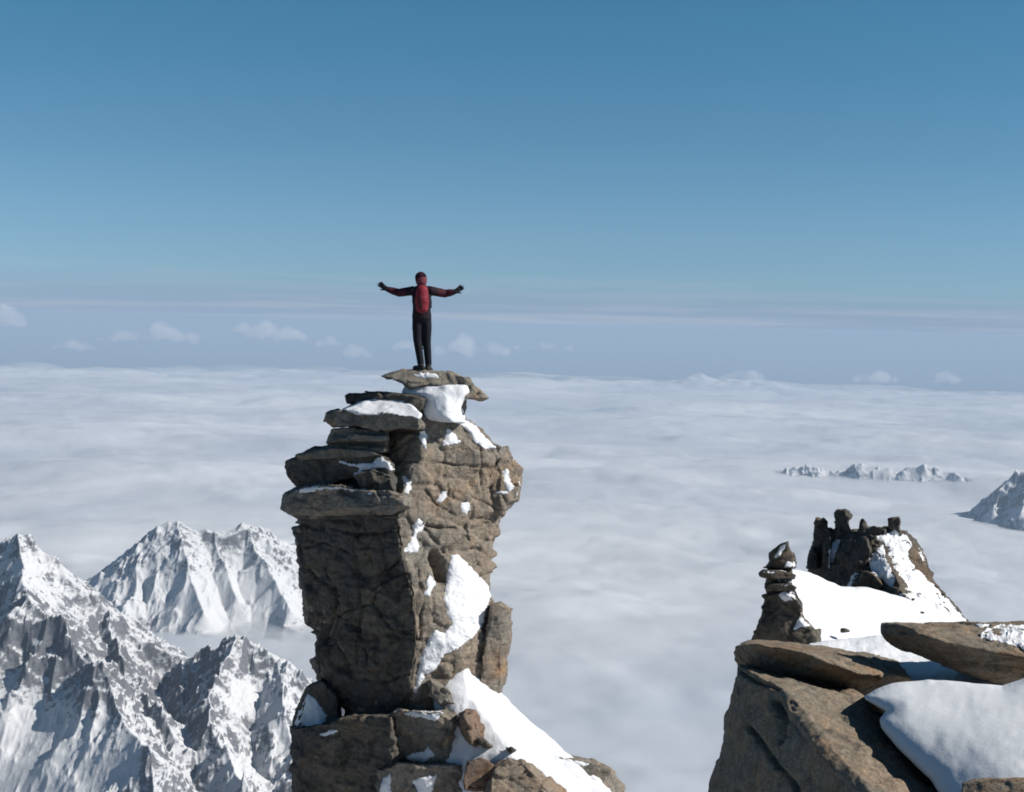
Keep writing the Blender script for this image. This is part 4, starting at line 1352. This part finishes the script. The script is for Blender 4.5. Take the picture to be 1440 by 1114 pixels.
rimf = (R.ravel() - (rim - 3600)) / 5200 + 0.45 * fbm(p3 * np.array((1 / 5200, 1 / 2400, 0)), 4, 340)
rimf = np.clip(rimf, 0, 1)
dens = dens * (1 - rimf * rimf * (3 - 2 * rimf))
V = np.stack((X.ravel(), Y.ravel(), z), 1)
na_, nr_ = len(az), len(rad)
i = np.arange(na_ * nr_).reshape(nr_, na_)
i2 = np.concatenate((i, i[:, :1]), 1)
quads = np.stack((i2[:-1, :-1], i2[:-1, 1:], i2[1:, 1:], i2[1:, :-1]), -1).reshape(-1, 4)
me = mesh_np('cloud_sea', V, quads)
a_ = me.attributes.new('cover', 'FLOAT', 'POINT'); a_.data.foreach_set('value', dens.astype(np.float32))
sea = link('cloud_sea', me, CLOUDM)
tag(sea, 'wide white sea of clouds filling the valleys out to the horizon', 'cloud sea', kind='stuff')

# the plain far below, seen blue beyond the rim of the clouds
m, t, out = nt('lowland')
geo = N_(t, 'ShaderNodeNewGeometry').outputs['Position']
n1 = noise(t, scaled(t, geo, (1 / 9000,) * 3), 1.0, 6, 0.6)
bs = N_(t, 'ShaderNodeBsdfDiffuse'); t.links.new(ramp(t, n1, [(0.3, (0.04, 0.06, 0.05)), (0.7, (0.1, 0.1, 0.08))]), bs.inputs['Color'])
t.links.new(bs.outputs[0], out.inputs['Surface'])
nn = 128
ang = np.arange(nn) * 2 * math.pi / nn
rads = np.geomspace(3000, 235000, 24)
V = np.stack(((rads[:, None] * np.sin(ang)).ravel(), (rads[:, None] * np.cos(ang)).ravel(), np.full(nn * 24, -3500.0)), 1)
V = np.concatenate((V, [[0, 0, -3500.0]]))
i = np.arange(nn * 24).reshape(24, nn); i2 = np.concatenate((i, i[:, :1]), 1)
quads = np.stack((i2[:-1, :-1], i2[:-1, 1:], i2[1:, 1:], i2[1:, :-1]), -1).reshape(-1, 4)
tris = np.stack((i2[0, :-1], np.full(nn, nn * 24), i2[0, 1:]), 1)
pl = link('plain', mesh_np('plain', V, quads, tris), m)
tag(pl, 'hazy blue lowland plain beyond the far rim of the clouds', 'plain', kind='structure')

# cumulus heaps standing over the far plain
m, t, out = nt('cumulus')
vs = N_(t, 'ShaderNodeVolumePrincipled', inp={'Density': 0.0014, 'Color': (0.995, 0.975, 0.97, 1), 'Anisotropy': 0.2})
t.links.new(vs.outputs[0], out.inputs['Volume'])
CUM = m
for k, (x, y, w_, h_, lab) in enumerate([
        (8, 447, 22, 20, 'small cumulus at the far left edge of the picture, high above the cloud rim'),
        (100, 486, 30, 11, 'low flat cumulus above the cloud rim, second from the left edge'),
        (222, 470, 62, 17, 'wide double headed cumulus above the cloud rim between the left edge and the climber'),
        (382, 467, 42, 17, 'loose cumulus above the cloud rim left of the climber'),
        (498, 494, 16, 15, 'small round cumulus just left of the legs of the climber'),
        (662, 487, 46, 20, 'pinkish cumulus just right of the legs of the climber'),
        (165, 474, 30, 9, 'thin low cumulus joined to the left end of the wide double headed one'),
        (345, 462, 24, 9, 'thin patch of cumulus left of the loose cumulus'),
        (462, 480, 16, 11, 'faint upright wisp of cumulus left of the small round one'),
        (572, 486, 22, 10, 'faint patch of cumulus just left of the legs of the climber, behind the knees'),
        (760, 487, 40, 8, 'flat faint strip of cumulus right of the pinkish one'),
        (1042, 527, 32, 13, 'cumulus rising behind the bright bank on the cloud rim'),
        (1232, 530, 30, 12, 'faint cumulus above the cloud rim at the right'),
        (1330, 533, 18, 11, 'small faint cumulus nearest the right edge above the cloud rim')]):
    D_ = 43000.0
    rs = random.Random(400 + k)
    s_ = Solid()
    for _ in range(26):
        u_ = rs.uniform(-1, 1)
        rr_ = rs.uniform(0.3, 0.7) * h_ * (1 - 0.45 * abs(u_))
        yy = y + h_ * 0.55 - rr_ * 0.5 - rs.uniform(0, 1) * h_ * (1 - abs(u_) ** 1.3) * 0.9
        c_ = P(x + u_ * w_ * 1.05, yy, D_ + rs.uniform(-1, 1) * w_ * 14)
        s_.capsule(tuple(c_), tuple(c_ + np.array((60.0, 0, 0))), rr_ * D_ / FPX, rr_ * D_ / FPX)
    s_.capsule(tuple(P(x - w_ * 1.0, y + h_ * 0.3, D_)), tuple(P(x + w_ * 1.0, y + h_ * 0.3, D_)), h_ * 0.2 * D_ / FPX, h_ * 0.2 * D_ / FPX)
    me = remesh(s_.mesh('cumulus_cloud'), 60.0, 2)
    V, N = getV(me), getN(me)
    setV(me, V + N * (fbm(V / 330, 4, 410 + k) * 85)[:, None])
    o = link('cumulus_cloud', me, CUM, None, base_point(me))
    tag(o, lab, 'cloud', 'cumulus clouds beyond the cloud sea')

# ------------------------------------------------------------------ HAZE
bpy.ops.mesh.primitive_cube_add(size=1)
hz = bpy.context.object
hz.name = 'haze'; hz.data.name = 'haze'
zt, zb = 24.0, -3502.0
hz.scale = (500000, 500000, zt - zb)
hz.location = (21000, 9000, (zt + zb) / 2)
m, t, out = nt('haze')
vs = N_(t, 'ShaderNodeVolumePrincipled', inp={'Density': 2.5e-5, 'Color': (0.41, 0.525, 0.665, 1), 'Anisotropy': 0.0})
t.links.new(vs.outputs[0], out.inputs['Volume'])
hz.rotation_euler = (0, 0, 0.35)
hz.data.materials.append(m)
tag(hz, 'thin blue haze over the distance', 'haze', kind='stuff')

# ------------------------------------------------------------------ LIGHT, SKY, CAMERA
SUN_EL, SUN_AZ = 36.0, 96.0       # azimuth clockwise from the view direction (+Y)
se, sa = math.radians(SUN_EL), math.radians(SUN_AZ)
sd = Vector((math.sin(sa) * math.cos(se), math.cos(sa) * math.cos(se), math.sin(se)))
ld = bpy.data.lights.new('sun', 'SUN'); ld.energy = 5.0; ld.angle = math.radians(0.5); ld.color = (1.0, 0.955, 0.89)
lo = bpy.data.objects.new('sun', ld); COL.objects.link(lo)
lo.rotation_euler = sd.to_track_quat('Z', 'Y').to_euler()

w = bpy.data.worlds.new('World'); scene.world = w; w.use_nodes = True
t = w.node_tree; t.nodes.clear()
wo = t.nodes.new('ShaderNodeOutputWorld'); bg = t.nodes.new('ShaderNodeBackground')
sky = t.nodes.new('ShaderNodeTexSky'); sky.sky_type = 'NISHITA'; sky.sun_disc = False
sky.sun_elevation = se; sky.sun_rotation = sa; sky.altitude = 3000; sky.air_density = 1.0; sky.dust_density = 0.6; sky.ozone_density = 1.5
bg.inputs['Strength'].default_value = 0.053
tc = N_(t, 'ShaderNodeTexCoord').outputs['Generated']
sp = N_(t, 'ShaderNodeSeparateXYZ'); t.links.new(tc, sp.inputs[0])
tint = ramp(t, sp.outputs['Z'], [(0.0, (0.50, 0.66, 1.10)), (0.012, (0.51, 0.70, 1.08)), (0.03, (0.62, 0.84, 1.10)), (0.073, (0.70, 0.945, 1.09)), (0.143, (0.63, 1.02, 1.085)), (0.21, (0.55, 1.08, 1.13)), (0.6, (0.6, 1.0, 1.1))])
skyc = mixc(t, 1.0, sky.outputs[0], tint, 'MULTIPLY')
# thin veils of high cloud low over the horizon
cn = noise(t, scaled(t, tc, (5, 5, 150)), 1.0, 4, 0.55, 0.3)
low = ramp(t, sp.outputs['Z'], [(0.0, 0.95), (0.006, 0.8), (0.016, 0.4), (0.034, 0.0)])
skyc = mixc(t, low, skyc, (4.1, 5.45, 7.5))
msk = ramp(t, sp.outputs['Z'], [(0.0, 1.0), (0.010, 0.8), (0.02, 0.35), (0.045, 0.0)])
veil = mixc(t, 1.0, ramp(t, cn, [(0.46, 0.0), (0.64, 0.7)]), msk, 'MULTIPLY')
skyc = mixc(t, veil, skyc, (5.6, 6.6, 8.0))
t.links.new(skyc, bg.inputs['Color'])
t.links.new(bg.outputs[0], wo.inputs['Surface'])

cd = bpy.data.cameras.new('camera'); cam = bpy.data.objects.new('camera', cd); COL.objects.link(cam)
cd.sensor_fit = 'HORIZONTAL'; cd.sensor_width = 36; cd.lens = 36 * FPX / 1440
cd.clip_start = 0.1; cd.clip_end = 900000
cam.matrix_world = Matrix((right, up, -fwd)).transposed().to_4x4()
scene.camera = cam
scene.view_settings.view_transform = 'Standard'; scene.view_settings.look = 'None'
scene.view_settings.exposure = 0.5; scene.view_settings.gamma = 1.0
scene.cycles.volume_bounces = 4
scene.cycles.max_bounces = 8
scene.cycles.transparent_max_bounces = 16
scene.cycles.use_denoising = True
scene.cycles.filter_width = 1.8
